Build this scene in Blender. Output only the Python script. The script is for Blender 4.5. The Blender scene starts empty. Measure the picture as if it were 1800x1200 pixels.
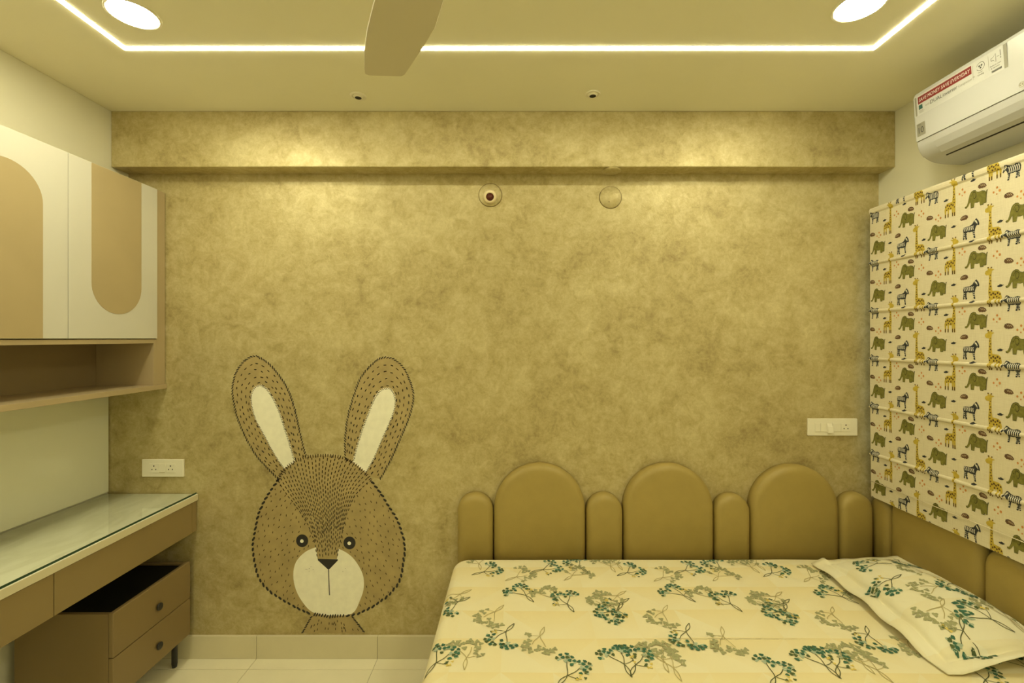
import bpy, bmesh, math, random
from mathutils import Vector
R = random.Random(7)
PI = math.pi
scene = bpy.context.scene
C = scene.collection

# ------------------------------------------------------------------ camera, world, exposure
H = 1.59                       # eye height
cam_data = bpy.data.cameras.new('camera')
cam_data.lens = 16.0; cam_data.sensor_width = 36.0
cam_data.shift_x = -8 / 1800; cam_data.shift_y = -6 / 1800
cam_data.clip_start = 0.02
cam = bpy.data.objects.new('camera', cam_data)
cam.location = (0, 0, H); cam.rotation_euler = (PI / 2, 0, 0)
C.objects.link(cam); scene.camera = cam

world = bpy.data.worlds.new('world'); scene.world = world
world.use_nodes = True
world.node_tree.nodes['Background'].inputs[0].default_value = (0.55, 0.68, 0.9, 1)
world.node_tree.nodes['Background'].inputs[1].default_value = 0.7

vs = scene.view_settings
vs.view_transform = 'Standard'; vs.look = 'None'; vs.gamma = 1.0; vs.use_curve_mapping = False
vs.exposure = 1.38
LAMP = (1.0, 0.93, 0.61)       # warm lamp colour
DISC_STRENGTH = 46.0
STRIP_STRENGTH = 15.5

# ------------------------------------------------------------------ materials
def new_mat(name):
    m = bpy.data.materials.new(name); m.use_nodes = True
    nt = m.node_tree
    return m, nt, nt.nodes['Principled BSDF']

def N(nt, kind, **kw):
    n = nt.nodes.new(kind)
    for k, v in kw.items():
        if k in n.inputs: n.inputs[k].default_value = v
        else: setattr(n, k, v)
    return n

def c4(c): return (c[0], c[1], c[2], 1.0)
def srgb(r, g, b):
    f = lambda v: (v / 255 / 12.92) if v / 255 <= 0.04045 else ((v / 255 + 0.055) / 1.055) ** 2.4
    return (f(r), f(g), f(b))

def mat(name, col, rough=0.5, var=0.06, scale=8.0, bump=0.0, bscale=60.0, metallic=0.0, coat=0.0, spec=0.5):
    """painted / plastic / fabric surface: base colour with faint mottling and fine relief"""
    m, nt, b = new_mat(name)
    tc = N(nt, 'ShaderNodeTexCoord')
    nz = N(nt, 'ShaderNodeTexNoise', Scale=scale, Detail=4.0)
    nt.links.new(tc.outputs['Object'], nz.inputs['Vector'])
    ramp = N(nt, 'ShaderNodeValToRGB')
    lo = tuple(max(0, x * (1 - var)) for x in col); hi = tuple(min(1, x * (1 + var)) for x in col)
    ramp.color_ramp.elements[0].position = 0.3; ramp.color_ramp.elements[0].color = c4(lo)
    ramp.color_ramp.elements[1].position = 0.7; ramp.color_ramp.elements[1].color = c4(hi)
    nt.links.new(nz.outputs['Fac'], ramp.inputs['Fac'])
    nt.links.new(ramp.outputs['Color'], b.inputs['Base Color'])
    b.inputs['Roughness'].default_value = rough
    b.inputs['Metallic'].default_value = metallic
    b.inputs['Coat Weight'].default_value = coat
    b.inputs['Specular IOR Level'].default_value = spec
    if bump > 0:
        n2 = N(nt, 'ShaderNodeTexNoise', Scale=bscale, Detail=3.0)
        nt.links.new(tc.outputs['Object'], n2.inputs['Vector'])
        bp = N(nt, 'ShaderNodeBump', Strength=bump, Distance=0.002)
        nt.links.new(n2.outputs['Fac'], bp.inputs['Height'])
        nt.links.new(bp.outputs['Normal'], b.inputs['Normal'])
    return m

def emit(name, col, strength):
    m, nt, b = new_mat(name)
    b.inputs['Base Color'].default_value = c4((0.8, 0.8, 0.75))
    b.inputs['Emission Color'].default_value = c4(col)
    b.inputs['Emission Strength'].default_value = strength
    return m

def thin_glass(name, tint, rough=0.0, ior=1.5):
    m, nt, b = new_mat(name)
    nt.nodes.remove(b)
    out = nt.nodes['Material Output']
    tr = N(nt, 'ShaderNodeBsdfTransparent'); tr.inputs[0].default_value = c4(tint)
    gl = N(nt, 'ShaderNodeBsdfGlossy', Roughness=rough); gl.inputs[0].default_value = (1, 1, 1, 1)
    fr = N(nt, 'ShaderNodeFresnel', IOR=ior)
    mx = N(nt, 'ShaderNodeMixShader')
    nt.links.new(fr.outputs[0], mx.inputs[0]); nt.links.new(tr.outputs[0], mx.inputs[1]); nt.links.new(gl.outputs[0], mx.inputs[2])
    nt.links.new(mx.outputs[0], out.inputs['Surface'])
    return m

def stucco_mat():
    m, nt, b = new_mat('gold_suede_plaster')
    geo = N(nt, 'ShaderNodeNewGeometry')
    big = N(nt, 'ShaderNodeTexNoise', Scale=3.4, Detail=9.0, Roughness=0.66, Distortion=0.3)
    mid = N(nt, 'ShaderNodeTexNoise', Scale=15.0, Detail=8.0, Roughness=0.72, Distortion=0.5)
    fine = N(nt, 'ShaderNodeTexNoise', Scale=60.0, Detail=6.0, Roughness=0.75, Distortion=0.6)
    for n in (big, mid, fine): nt.links.new(geo.outputs['Position'], n.inputs['Vector'])
    a1 = N(nt, 'ShaderNodeMath', operation='MULTIPLY'); a1.inputs[1].default_value = 0.34
    a2 = N(nt, 'ShaderNodeMath', operation='MULTIPLY_ADD'); a2.inputs[1].default_value = 0.40
    a3 = N(nt, 'ShaderNodeMath', operation='MULTIPLY_ADD'); a3.inputs[1].default_value = 0.26
    nt.links.new(big.outputs['Fac'], a1.inputs[0])
    nt.links.new(mid.outputs['Fac'], a2.inputs[0]); nt.links.new(a1.outputs[0], a2.inputs[2])
    nt.links.new(fine.outputs['Fac'], a3.inputs[0]); nt.links.new(a2.outputs[0], a3.inputs[2])
    ramp = N(nt, 'ShaderNodeValToRGB')
    e = ramp.color_ramp.elements
    e[0].position = 0.33; e[0].color = c4(STUCCO_LO)
    e[1].position = 0.64; e[1].color = c4(STUCCO_HI)
    k = ramp.color_ramp.elements.new(0.47); k.color = c4(STUCCO_MID)
    nt.links.new(a3.outputs[0], ramp.inputs['Fac'])
    nt.links.new(ramp.outputs['Color'], b.inputs['Base Color'])
    rr = N(nt, 'ShaderNodeMapRange'); rr.inputs[1].default_value = 0.35; rr.inputs[2].default_value = 0.65
    rr.inputs[3].default_value = 0.54; rr.inputs[4].default_value = 0.36
    nt.links.new(a3.outputs[0], rr.inputs[0]); nt.links.new(rr.outputs[0], b.inputs['Roughness'])
    b.inputs['Metallic'].default_value = 0.24
    bp = N(nt, 'ShaderNodeBump', Strength=0.5, Distance=0.006)
    nt.links.new(a3.outputs[0], bp.inputs['Height']); nt.links.new(bp.outputs['Normal'], b.inputs['Normal'])
    return m

STUCCO_LO = (0.275, 0.205, 0.080); STUCCO_MID = (0.48, 0.40, 0.185); STUCCO_HI = (0.68, 0.60, 0.34)
M = {}
M['stucco'] = stucco_mat()
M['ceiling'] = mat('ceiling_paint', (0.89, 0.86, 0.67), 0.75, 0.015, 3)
M['paint'] = mat('cream_wall_paint', (0.76, 0.74, 0.59), 0.55, 0.02, 3, 0.08, 90)
M['tile'] = mat('cream_floor_tile', (0.90, 0.85, 0.64), 0.16, 0.035, 5)
M['grout'] = mat('grout', (0.42, 0.37, 0.25), 0.9)
M['skirting'] = mat('cream_skirting_tile', (0.74, 0.68, 0.47), 0.25, 0.03, 6)
M['white_lam'] = mat('cream_white_laminate', (0.65, 0.635, 0.565), 0.32, 0.012, 4)
M['brown_lam'] = mat('taupe_laminate', (0.45, 0.36, 0.20), 0.34, 0.03, 5)
M['tan_lam'] = mat('tan_laminate', (0.45, 0.355, 0.205), 0.42, 0.03, 5)
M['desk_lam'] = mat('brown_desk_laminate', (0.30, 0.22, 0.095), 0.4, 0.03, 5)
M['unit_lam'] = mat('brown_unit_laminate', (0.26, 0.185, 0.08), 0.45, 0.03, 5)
M['dark_inside'] = mat('shelf_lining_laminate', (0.29, 0.215, 0.11), 0.5, 0.05, 5)
M['back_glass'] = mat('pale_green_back_painted_glass', (0.82, 0.83, 0.66), 0.06, 0.01, 2, coat=0.6)
M['marble'] = None
M['desk_glass'] = thin_glass('clear_desk_glass', (0.97, 0.99, 0.955))
M['glass_edge'] = mat('glass_edge_green', (0.03, 0.075, 0.04), 0.15)
M['black_panel'] = mat('black_top', (0.006, 0.006, 0.006), 0.45, spec=0.2)
M['black_metal'] = mat('black_metal', (0.022, 0.021, 0.02), 0.35)
M['plastic'] = mat('ivory_white_plastic', (0.88, 0.84, 0.68), 0.28, 0.01, 4)
M['gap_shade'] = mat('dark_gold_gap_shade', (0.22, 0.16, 0.06), 0.8)  # dark tone painted in for the shadow gap round the wall plates
M['hole'] = mat('dark_hole', (0.02, 0.015, 0.01), 0.8)
M['leather'] = mat('olive_leatherette', (0.39, 0.295, 0.085), 0.5, 0.04, 14, 0.22, 260)
M['sheet_plain'] = mat('cream_cotton', (0.80, 0.74, 0.55), 0.85, 0.03, 6, 0.2, 300)
M['wood'] = mat('bed_base_cover', (0.34, 0.26, 0.13), 0.6, 0.05, 8, 0.15, 200)
M['black_paint'] = mat('black_wall_paint', (0.022, 0.02, 0.018), 0.55)
M['brown_stroke'] = mat('dark_brown_wall_paint', (0.055, 0.035, 0.016), 0.6)
M['white_paint'] = mat('cream_wall_mural_paint', (0.94, 0.92, 0.76), 0.6, 0.04, 30)
M['mural_brown'] = mat('tan_mural_paint', (0.43, 0.335, 0.145), 0.6, 0.10, 14)
M['fan'] = mat('cream_fan_enamel', (0.66, 0.60, 0.44), 0.4, 0.01, 4)
M['ac'] = mat('white_appliance_plastic', (0.51, 0.515, 0.515), 0.24, 0.008, 4)
M['ac_grey'] = mat('grey_plastic_seam', (0.30, 0.27, 0.18), 0.5)
M['red'] = mat('red_sticker', (0.21, 0.018, 0.020), 0.4)
M['sticker'] = mat('pale_sticker', (0.54, 0.545, 0.535), 0.4)
M['grey_st'] = mat('grey_sticker', (0.27, 0.26, 0.21), 0.4)
M['ink'] = mat('dark_ink', (0.06, 0.06, 0.055), 0.6)
M['grey_ink'] = mat('grey_ink', (0.25, 0.24, 0.2), 0.6)
M['teal_ink'] = mat('teal_ink', (0.03, 0.11, 0.10), 0.6)
M['white_ink'] = mat('white_ink', (0.75, 0.74, 0.70), 0.6)
M['holder'] = mat('ivory_bakelite', (0.86, 0.74, 0.48), 0.3)
M['holder_in'] = mat('brown_bakelite', (0.11, 0.022, 0.012), 0.35)
M['brass'] = mat('brass_contact', (0.55, 0.42, 0.25), 0.35, metallic=0.8)
M['disc'] = emit('lamp_diffuser', LAMP, DISC_STRENGTH)
M['strip'] = emit('led_diffuser', LAMP, STRIP_STRENGTH)
M['pane'] = thin_glass('window_glass', (0.9, 0.95, 0.95))
M['alu'] = mat('white_window_frame', (0.75, 0.76, 0.76), 0.35)
# fabric prints
M['elephant'] = mat('print_olive', (0.195, 0.185, 0.035), 0.9, 0.25, 90)
M['elephant_dark'] = mat('print_dark_olive', (0.06, 0.055, 0.012), 0.9)
M['giraffe'] = mat('print_yellow', (0.56, 0.42, 0.055), 0.9, 0.15, 80)
M['giraffe_spot'] = mat('print_brown', (0.11, 0.06, 0.015), 0.9)
M['zebra'] = mat('print_black', (0.035, 0.038, 0.04), 0.9)
M['zebra_white'] = mat('print_white', (0.78, 0.75, 0.62), 0.9)
M['orange'] = mat('print_orange', (0.62, 0.27, 0.075), 0.9)
M['linen_tan'] = mat('print_tan', (0.50, 0.40, 0.24), 0.9)
M['moth'] = mat('print_umber', (0.14, 0.075, 0.035), 0.9)
M['teal'] = mat('print_teal_green', (0.05, 0.155, 0.10), 0.9, 0.3, 70)
M['aqua'] = mat('print_pale_aqua', (0.42, 0.50, 0.37), 0.9, 0.1, 70)
M['sage'] = mat('print_sage', (0.37, 0.37, 0.20), 0.9, 0.12, 70)
M['leaf_dark'] = mat('print_leaf_dark', (0.09, 0.13, 0.05), 0.9)
M['yellow_fl'] = mat('print_flower_yellow', (0.75, 0.60, 0.16), 0.9)
M['stem'] = mat('print_stem', (0.11, 0.12, 0.05), 0.9)
M['stem_pale'] = mat('print_stem_pale', (0.50, 0.43, 0.20), 0.9)

def marble_mat():
    m, nt, b = new_mat('white_marble_laminate')
    geo = N(nt, 'ShaderNodeNewGeometry')
    mp = N(nt, 'ShaderNodeMapping'); mp.inputs['Scale'].default_value = (5.0, 1.6, 1.0); mp.inputs['Rotation'].default_value = (0, 0, 0.5)
    nt.links.new(geo.outputs['Position'], mp.inputs['Vector'])
    nz = N(nt, 'ShaderNodeTexNoise', Scale=1.6, Detail=7.0, Distortion=1.4); nt.links.new(mp.outputs[0], nz.inputs['Vector'])
    rp = N(nt, 'ShaderNodeValToRGB'); e = rp.color_ramp.elements
    e[0].position = 0.40; e[0].color = c4((0.93, 0.92, 0.78)); e[1].position = 0.62; e[1].color = c4((0.93, 0.92, 0.78))
    k = e.new(0.50); k.color = c4((0.82, 0.81, 0.65))
    nt.links.new(nz.outputs['Fac'], rp.inputs['Fac']); nt.links.new(rp.outputs[0], b.inputs['Base Color'])
    b.inputs['Roughness'].default_value = 0.35
    return m
M['marble'] = marble_mat()

def sheet_mat(name, base, tint, amt):
    """cotton printed with large soft triangles, laid out in the cloth's own UV metres"""
    m, nt, b = new_mat(name)
    uv = N(nt, 'ShaderNodeUVMap'); uv.uv_map = 'cloth'
    sc = N(nt, 'ShaderNodeVectorMath', operation='SCALE'); sc.inputs['Scale'].default_value = 1 / 0.165
    nt.links.new(uv.outputs[0], sc.inputs[0])
    fr = N(nt, 'ShaderNodeVectorMath', operation='FRACTION'); fl = N(nt, 'ShaderNodeVectorMath', operation='FLOOR')
    nt.links.new(sc.outputs[0], fr.inputs[0]); nt.links.new(sc.outputs[0], fl.inputs[0])
    wn = N(nt, 'ShaderNodeTexWhiteNoise'); wn.noise_dimensions = '2D'; nt.links.new(fl.outputs[0], wn.inputs['Vector'])
    sx = N(nt, 'ShaderNodeSeparateXYZ'); nt.links.new(fr.outputs[0], sx.inputs[0])
    def mth(op, a, bb, c=None):
        n = N(nt, 'ShaderNodeMath', operation=op)
        for i, v in enumerate((a, bb, c)):
            if v is None: continue
            if isinstance(v, (int, float)): n.inputs[i].default_value = v
            else: nt.links.new(v, n.inputs[i])
        return n.outputs[0]
    fx, fy, rnd = sx.outputs[0], sx.outputs[1], wn.outputs['Value']
    flip = mth('GREATER_THAN', rnd, 0.5)
    fx2 = mth('ABSOLUTE', mth('SUBTRACT', fx, flip), 0)
    tri = mth('GREATER_THAN', mth('ADD', fx2, fy), 1.0)
    g1 = mth('MULTIPLY', fy, 0.75); g2 = mth('MULTIPLY', mth('SUBTRACT', 1.0, fx2), 0.55)
    val = mth('ADD', mth('MULTIPLY', tri, g1), mth('MULTIPLY', mth('SUBTRACT', 1.0, tri), mth('MULTIPLY', g2, rnd)))
    mx = N(nt, 'ShaderNodeMix', data_type='RGBA')
    mx.inputs[6].default_value = c4(base); mx.inputs[7].default_value = c4(tint)
    nt.links.new(mth('MULTIPLY', val, amt), mx.inputs[0]); nt.links.new(mx.outputs[2], b.inputs['Base Color'])
    b.inputs['Roughness'].default_value = 0.82; b.inputs['Specular IOR Level'].default_value = 0.25
    tc = N(nt, 'ShaderNodeTexCoord')
    n2 = N(nt, 'ShaderNodeTexNoise', Scale=22.0, Detail=4.0); nt.links.new(tc.outputs['Object'], n2.inputs['Vector'])
    bp = N(nt, 'ShaderNodeBump', Strength=0.25, Distance=0.006); nt.links.new(n2.outputs['Fac'], bp.inputs['Height'])
    nt.links.new(bp.outputs['Normal'], b.inputs['Normal'])
    return m
M['sheet'] = sheet_mat('printed_bed_cotton', (0.86, 0.80, 0.57), (0.82, 0.69, 0.34), 0.8)
M['pillow'] = sheet_mat('printed_pillow_cotton', (0.86, 0.83, 0.64), (0.82, 0.74, 0.47), 0.7)

def blind_mat():
    m, nt, b = new_mat('natural_linen')
    tc = N(nt, 'ShaderNodeTexCoord')
    mp = N(nt, 'ShaderNodeMapping'); mp.inputs['Scale'].default_value = (1, 420, 22)
    mq = N(nt, 'ShaderNodeMapping'); mq.inputs['Scale'].default_value = (1, 22, 420)
    nt.links.new(tc.outputs['Object'], mp.inputs[0]); nt.links.new(tc.outputs['Object'], mq.inputs[0])
    a = N(nt, 'ShaderNodeTexNoise', Scale=1.0, Detail=2.0); c = N(nt, 'ShaderNodeTexNoise', Scale=1.0, Detail=2.0)
    nt.links.new(mp.outputs[0], a.inputs['Vector']); nt.links.new(mq.outputs[0], c.inputs['Vector'])
    ad = N(nt, 'ShaderNodeMath', operation='ADD'); nt.links.new(a.outputs['Fac'], ad.inputs[0]); nt.links.new(c.outputs['Fac'], ad.inputs[1])
    rp = N(nt, 'ShaderNodeMapRange'); rp.inputs[1].default_value = 0.6; rp.inputs[2].default_value = 1.4
    nt.links.new(ad.outputs[0], rp.inputs[0])
    mx = N(nt, 'ShaderNodeMix', data_type='RGBA'); mx.inputs[6].default_value = c4((0.70, 0.63, 0.45)); mx.inputs[7].default_value = c4((0.82, 0.76, 0.58))
    nt.links.new(rp.outputs[0], mx.inputs[0]); nt.links.new(mx.outputs[2], b.inputs['Base Color'])
    b.inputs['Roughness'].default_value = 0.9; b.inputs['Specular IOR Level'].default_value = 0.2
    return m
M['linen'] = blind_mat()

# ------------------------------------------------------------------ object helpers
WLOC = {}                                  # world location of everything built
def wloc(o): return WLOC[o.name] if o else Vector((0, 0, 0))

def tag(o, label=None, cat=None, group=None, kind=None):
    if label: o['label'] = label
    if cat: o['category'] = cat
    if group: o['group'] = group
    if kind: o['kind'] = kind
    return o

def thing(name, loc, label=None, cat=None, group=None, kind=None):
    o = bpy.data.objects.new(name, None); o.empty_display_size = 0.05
    C.objects.link(o); o.location = loc; WLOC[o.name] = Vector(loc)
    return tag(o, label, cat, group, kind)

def obj(name, verts, faces, material, parent=None, smooth=False, base=False, fmats=None, uvs=None):
    """one mesh object from world-space vertices; its origin sits at its own centre"""
    vs_ = [Vector(v) for v in verts]
    lo = Vector([min(v[i] for v in vs_) for i in range(3)]); hi = Vector([max(v[i] for v in vs_) for i in range(3)])
    c = (lo + hi) / 2
    if base: c.z = lo.z
    me = bpy.data.meshes.new(name)
    me.from_pydata([v - c for v in vs_], [], faces)
    mats = material if isinstance(material, list) else [material]
    for m in mats: me.materials.append(m)
    if fmats: me.polygons.foreach_set('material_index', fmats)
    if smooth: me.polygons.foreach_set('use_smooth', [True] * len(me.polygons))
    if uvs:
        ul = me.uv_layers.new(name='cloth')
        for l in me.loops: ul.data[l.index].uv = uvs[l.vertex_index]
    me.update()
    o = bpy.data.objects.new(name, me); C.objects.link(o)
    WLOC[o.name] = c.copy()
    if parent: o.parent = parent; o.location = c - wloc(parent)
    else: o.location = c
    return o

def merge(lst):
    V, F = [], []
    for v, f in lst:
        n = len(V); V += list(v); F += [tuple(i + n for i in ff) for ff in f]
    return V, F

def from_bm(bm):
    bm.verts.index_update()
    V = [v.co.copy() for v in bm.verts]; F = [tuple(v.index for v in f.verts) for f in bm.faces]
    bm.free(); return V, F

def boxg(lo, hi, bevel=0.0, seg=2):
    bm = bmesh.new()
    x0, y0, z0 = lo; x1, y1, z1 = hi
    p = [bm.verts.new(q) for q in ((x0,y0,z0),(x1,y0,z0),(x1,y1,z0),(x0,y1,z0),(x0,y0,z1),(x1,y0,z1),(x1,y1,z1),(x0,y1,z1))]
    for f in ((0,3,2,1),(4,5,6,7),(0,1,5,4),(1,2,6,5),(2,3,7,6),(3,0,4,7)): bm.faces.new([p[i] for i in f])
    if bevel > 0: bmesh.ops.bevel(bm, geom=list(bm.edges), offset=bevel, segments=seg, profile=0.5, affect='EDGES')
    return from_bm(bm)

def box(name, lo, hi, material, parent=None, bevel=0.0015, **kw):
    V, F = boxg(lo, hi, bevel)
    return obj(name, V, F, material, parent, **kw)

def prismg(poly, axis, a, b, bevel=0.0):
    """polygon in the two other axes extruded along axis from a to b (order: x:(y,z) y:(x,z) z:(x,y))"""
    def P(p, t):
        return {'x': (t, p[0], p[1]), 'y': (p[0], t, p[1]), 'z': (p[0], p[1], t)}[axis]
    bm = bmesh.new()
    A = [bm.verts.new(P(p, a)) for p in poly]; B = [bm.verts.new(P(p, b)) for p in poly]
    n = len(poly)
    f1 = bm.faces.new(A); f2 = bm.faces.new(B[::-1])
    for i in range(n): bm.faces.new((A[i], B[i], B[(i + 1) % n], A[(i + 1) % n]))
    bmesh.ops.recalc_face_normals(bm, faces=list(bm.faces))
    if bevel > 0:
        bmesh.ops.bevel(bm, geom=[e for f in (f1, f2) for e in f.edges], offset=bevel, segments=2, profile=0.5, affect='EDGES')
    return from_bm(bm)

def latheg(profile, origin, axis, n=32, cap=True):
    """profile [(radius, along)] turned round a line"""
    ax = Vector(axis).normalized(); o = Vector(origin)
    t = Vector((0, 0, 1)) if abs(ax.z) < 0.9 else Vector((1, 0, 0))
    e1 = ax.cross(t).normalized(); e2 = ax.cross(e1)
    V, F = [], []
    for r, a in profile:
        for k in range(n):
            th = 2 * PI * k / n
            V.append(o + ax * a + (e1 * math.cos(th) + e2 * math.sin(th)) * r)
    for i in range(len(profile) - 1):
        for k in range(n):
            F.append((i * n + k, i * n + (k + 1) % n, (i + 1) * n + (k + 1) % n, (i + 1) * n + k))
    if cap:
        F.append(tuple(range(n))[::-1]); F.append(tuple((len(profile) - 1) * n + k for k in range(n)))
    return V, F

def tubeg(pts, r, n=10):
    V, F = [], []
    pts = [Vector(p) for p in pts]
    for i, p in enumerate(pts):
        d = (pts[min(i + 1, len(pts) - 1)] - pts[max(i - 1, 0)]).normalized()
        t = Vector((0, 0, 1)) if abs(d.z) < 0.9 else Vector((1, 0, 0))
        e1 = d.cross(t).normalized(); e2 = d.cross(e1)
        for k in range(n):
            th = 2 * PI * k / n; V.append(p + (e1 * math.cos(th) + e2 * math.sin(th)) * r)
    for i in range(len(pts) - 1):
        for k in range(n): F.append((i * n + k, i * n + (k + 1) % n, (i + 1) * n + (k + 1) % n, (i + 1) * n + k))
    F.append(tuple(range(n))[::-1]); F.append(tuple((len(pts) - 1) * n + k for k in range(n)))
    return V, F

# flat shapes (prints, paint): 2-D polygons laid on a surface function
def circle(cx, cy, r, n=14, ry=None):
    ry = r if ry is None else ry
    return [(cx + r * math.cos(2 * PI * k / n), cy + ry * math.sin(2 * PI * k / n)) for k in range(n)]
def dash(x, y, ang, L, w):
    """brush mark: a lens with blunt ends"""
    ca, sa = math.cos(ang), math.sin(ang)
    return [(x + u * ca - v * sa, y + u * sa + v * ca) for u, v in ((-L/2, 0), (-L*0.32, -w/2), (L*0.25, -w/2*1.05), (L/2, 0), (L*0.25, w/2*1.05), (-L*0.32, w/2))]
def ribbon(pts, w):
    out = []; n = len(pts)
    L, Rr = [], []
    for i, p in enumerate(pts):
        a = pts[max(i - 1, 0)]; b = pts[min(i + 1, n - 1)]
        d = Vector((b[0] - a[0], b[1] - a[1])); d.normalize()
        ww = w if not callable(w) else w(i / (n - 1))
        L.append((p[0] - d.y * ww / 2, p[1] + d.x * ww / 2)); Rr.append((p[0] + d.y * ww / 2, p[1] - d.x * ww / 2))
    for i in range(n - 1): out.append([L[i], L[i + 1], Rr[i + 1], Rr[i]])
    return out
def resample(pts, step, closed=False):
    P = [Vector(p) for p in pts] + ([Vector(pts[0])] if closed else [])
    out, acc, nxt = [], 0.0, 0.0
    for a, b in zip(P[:-1], P[1:]):
        L = (b - a).length
        if L < 1e-9: continue
        while nxt <= acc + L:
            t = (nxt - acc) / L; q = a.lerp(b, t); d = (b - a).normalized()
            out.append((q.x, q.y, math.atan2(d.y, d.x))); nxt += step
        acc += L
    return out
def smooth_poly(pts, closed=True, sub=4):
    out = []; n = len(pts)
    for i in range(n if closed else n - 1):
        p0 = Vector(pts[(i - 1) % n] if closed else pts[max(i - 1, 0)]); p1 = Vector(pts[i]); p2 = Vector(pts[(i + 1) % n]); p3 = Vector(pts[(i + 2) % n] if closed else pts[min(i + 2, n - 1)])
        for k in range(sub):
            t = k / sub
            q = 0.5 * ((2 * p1) + (p2 - p0) * t + (2 * p0 - 5 * p1 + 4 * p2 - p3) * t * t + (3 * p1 - p0 - 3 * p2 + p3) * t ** 3)
            out.append((q.x, q.y))
    if not closed: out.append(tuple(pts[-1]))
    return out
def clip(poly, axis, val, keep_greater):
    out = []; n = len(poly)
    s = 1 if keep_greater else -1
    for i in range(n):
        a, b = poly[i], poly[(i + 1) % n]
        da, db = s * (a[axis] - val), s * (b[axis] - val)
        if da >= 0: out.append(a)
        if (da > 0 and db < 0) or (da < 0 and db > 0):
            t = da / (da - db); out.append((a[0] + (b[0] - a[0]) * t, a[1] + (b[1] - a[1]) * t))
    return out
def inside(p, poly):
    x, y = p; r = False; n = len(poly)
    for i in range(n):
        x1, y1 = poly[i]; x2, y2 = poly[(i + 1) % n]
        if (y1 > y) != (y2 > y) and x < (x2 - x1) * (y - y1) / (y2 - y1) + x1: r = not r
    return r

class Print:
    """collects coloured flat shapes and lays them on a surface"""
    def __init__(s, surf): s.surf = surf; s.V = []; s.F = []; s.mi = []; s.mats = []
    def add(s, poly, m, off=0.0):
        if len(poly) < 3: return
        if M[m] not in s.mats: s.mats.append(M[m])
        area = sum(poly[i][0] * poly[(i + 1) % len(poly)][1] - poly[(i + 1) % len(poly)][0] * poly[i][1] for i in range(len(poly)))
        if abs(area) < 1e-9: return
        if area < 0: poly = poly[::-1]
        n = len(s.V)
        q = [s.surf(p[0], p[1], off) for p in poly]
        if any(v is None for v in q): return          # runs off the cloth
        s.V += q
        s.F.append(tuple(range(n, n + len(poly)))); s.mi.append(s.mats.index(M[m]))
    def build(s, name, parent=None, **kw):
        return obj(name, s.V, s.F, s.mats, parent, fmats=s.mi, **kw)

# ------------------------------------------------------------------ room shell
D = 2.27                                   # back wall
XL, XR, YF = -2.04, 1.806, -0.72
TOP = H + 1.082                            # ceiling
BEAM = 2.17; BEAM_Z = H + 0.816
tag(box('wall_back', (XL - 0.1, D, -0.1), (XR + 0.1, D + 0.12, TOP), M['stucco'], bevel=0), 'gold brown suede finish back wall', kind='structure')
tag(box('wall_left', (XL - 0.12, YF, -0.1), (XL, D, TOP), M['paint'], bevel=0), 'cream painted wall behind the desk', kind='structure')
tag(box('wall_front', (XL - 0.1, YF - 0.12, -0.1), (XR + 0.1, YF, TOP), M['paint'], bevel=0), 'cream painted wall behind the viewer', kind='structure')
WY0, WY1, WZ0, WZ1 = 1.08, 2.17, H - 0.66, H + 0.55
V, F = merge([boxg((XR, YF, -0.1), (XR + 0.14, D, WZ0)), boxg((XR, YF, WZ1), (XR + 0.14, D, TOP)),
              boxg((XR, YF, WZ0), (XR + 0.14, WY0, WZ1)), boxg((XR, WY1, WZ0), (XR + 0.14, D, WZ1))])
tag(obj('wall_right', V, F, M['paint']), 'cream painted wall with the window', kind='structure')
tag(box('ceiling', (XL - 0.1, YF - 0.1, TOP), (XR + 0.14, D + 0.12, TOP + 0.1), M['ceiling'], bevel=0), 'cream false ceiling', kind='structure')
tag(box('trim_1', (-1.934, BEAM, BEAM_Z), (XR, D, TOP), M['stucco'], bevel=0.004), 'gold brown plastered beam across the back wall', kind='structure')
tag(box('trim_2', (XL, YF, H + 0.735), (-1.934, D, TOP), M['paint'], bevel=0.002), 'cream boxed ledge above the wall cabinet', kind='structure')

fl = thing('floor', (0, 0, 0), 'cream glossy tile floor', kind='structure')
box('grout_bed', (XL - 0.1, YF - 0.1, -0.1), (XR + 0.1, D + 0.1, -0.0025), M['grout'], fl, bevel=0)
TS = 0.6
xs = sorted(set([XL] + [min(max(-1.29 + TS * k, XL), XR) for k in range(-2, 7)] + [XR]))
ys = sorted(set([YF] + [min(max(2.185 - TS * k, YF), D) for k in range(0, 6)] + [D]))
for x0, x1 in zip(xs[:-1], xs[1:]):
    for y0, y1 in zip(ys[:-1], ys[1:]):
        if x1 - x0 > 0.01 and y1 - y0 > 0.01:
            box('tile', (x0 + 0.001, y0 + 0.001, -0.012), (x1 - 0.001, y1 - 0.001, 0.0), M['tile'], fl, bevel=0.0012)
bb = thing('baseboard_back', (0, D - 0.006, 0), 'cream tile skirting along the back wall', kind='structure')
xb = [XL, -1.29, -0.69, -0.09, 0.51, 1.11, XR]
for x0, x1 in zip(xb[:-1], xb[1:]):
    box('tile', (x0 + 0.0008, D - 0.014, 0.0), (x1 - 0.0008, D, 0.112), M['skirting'], bb, bevel=0.0015)

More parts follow.
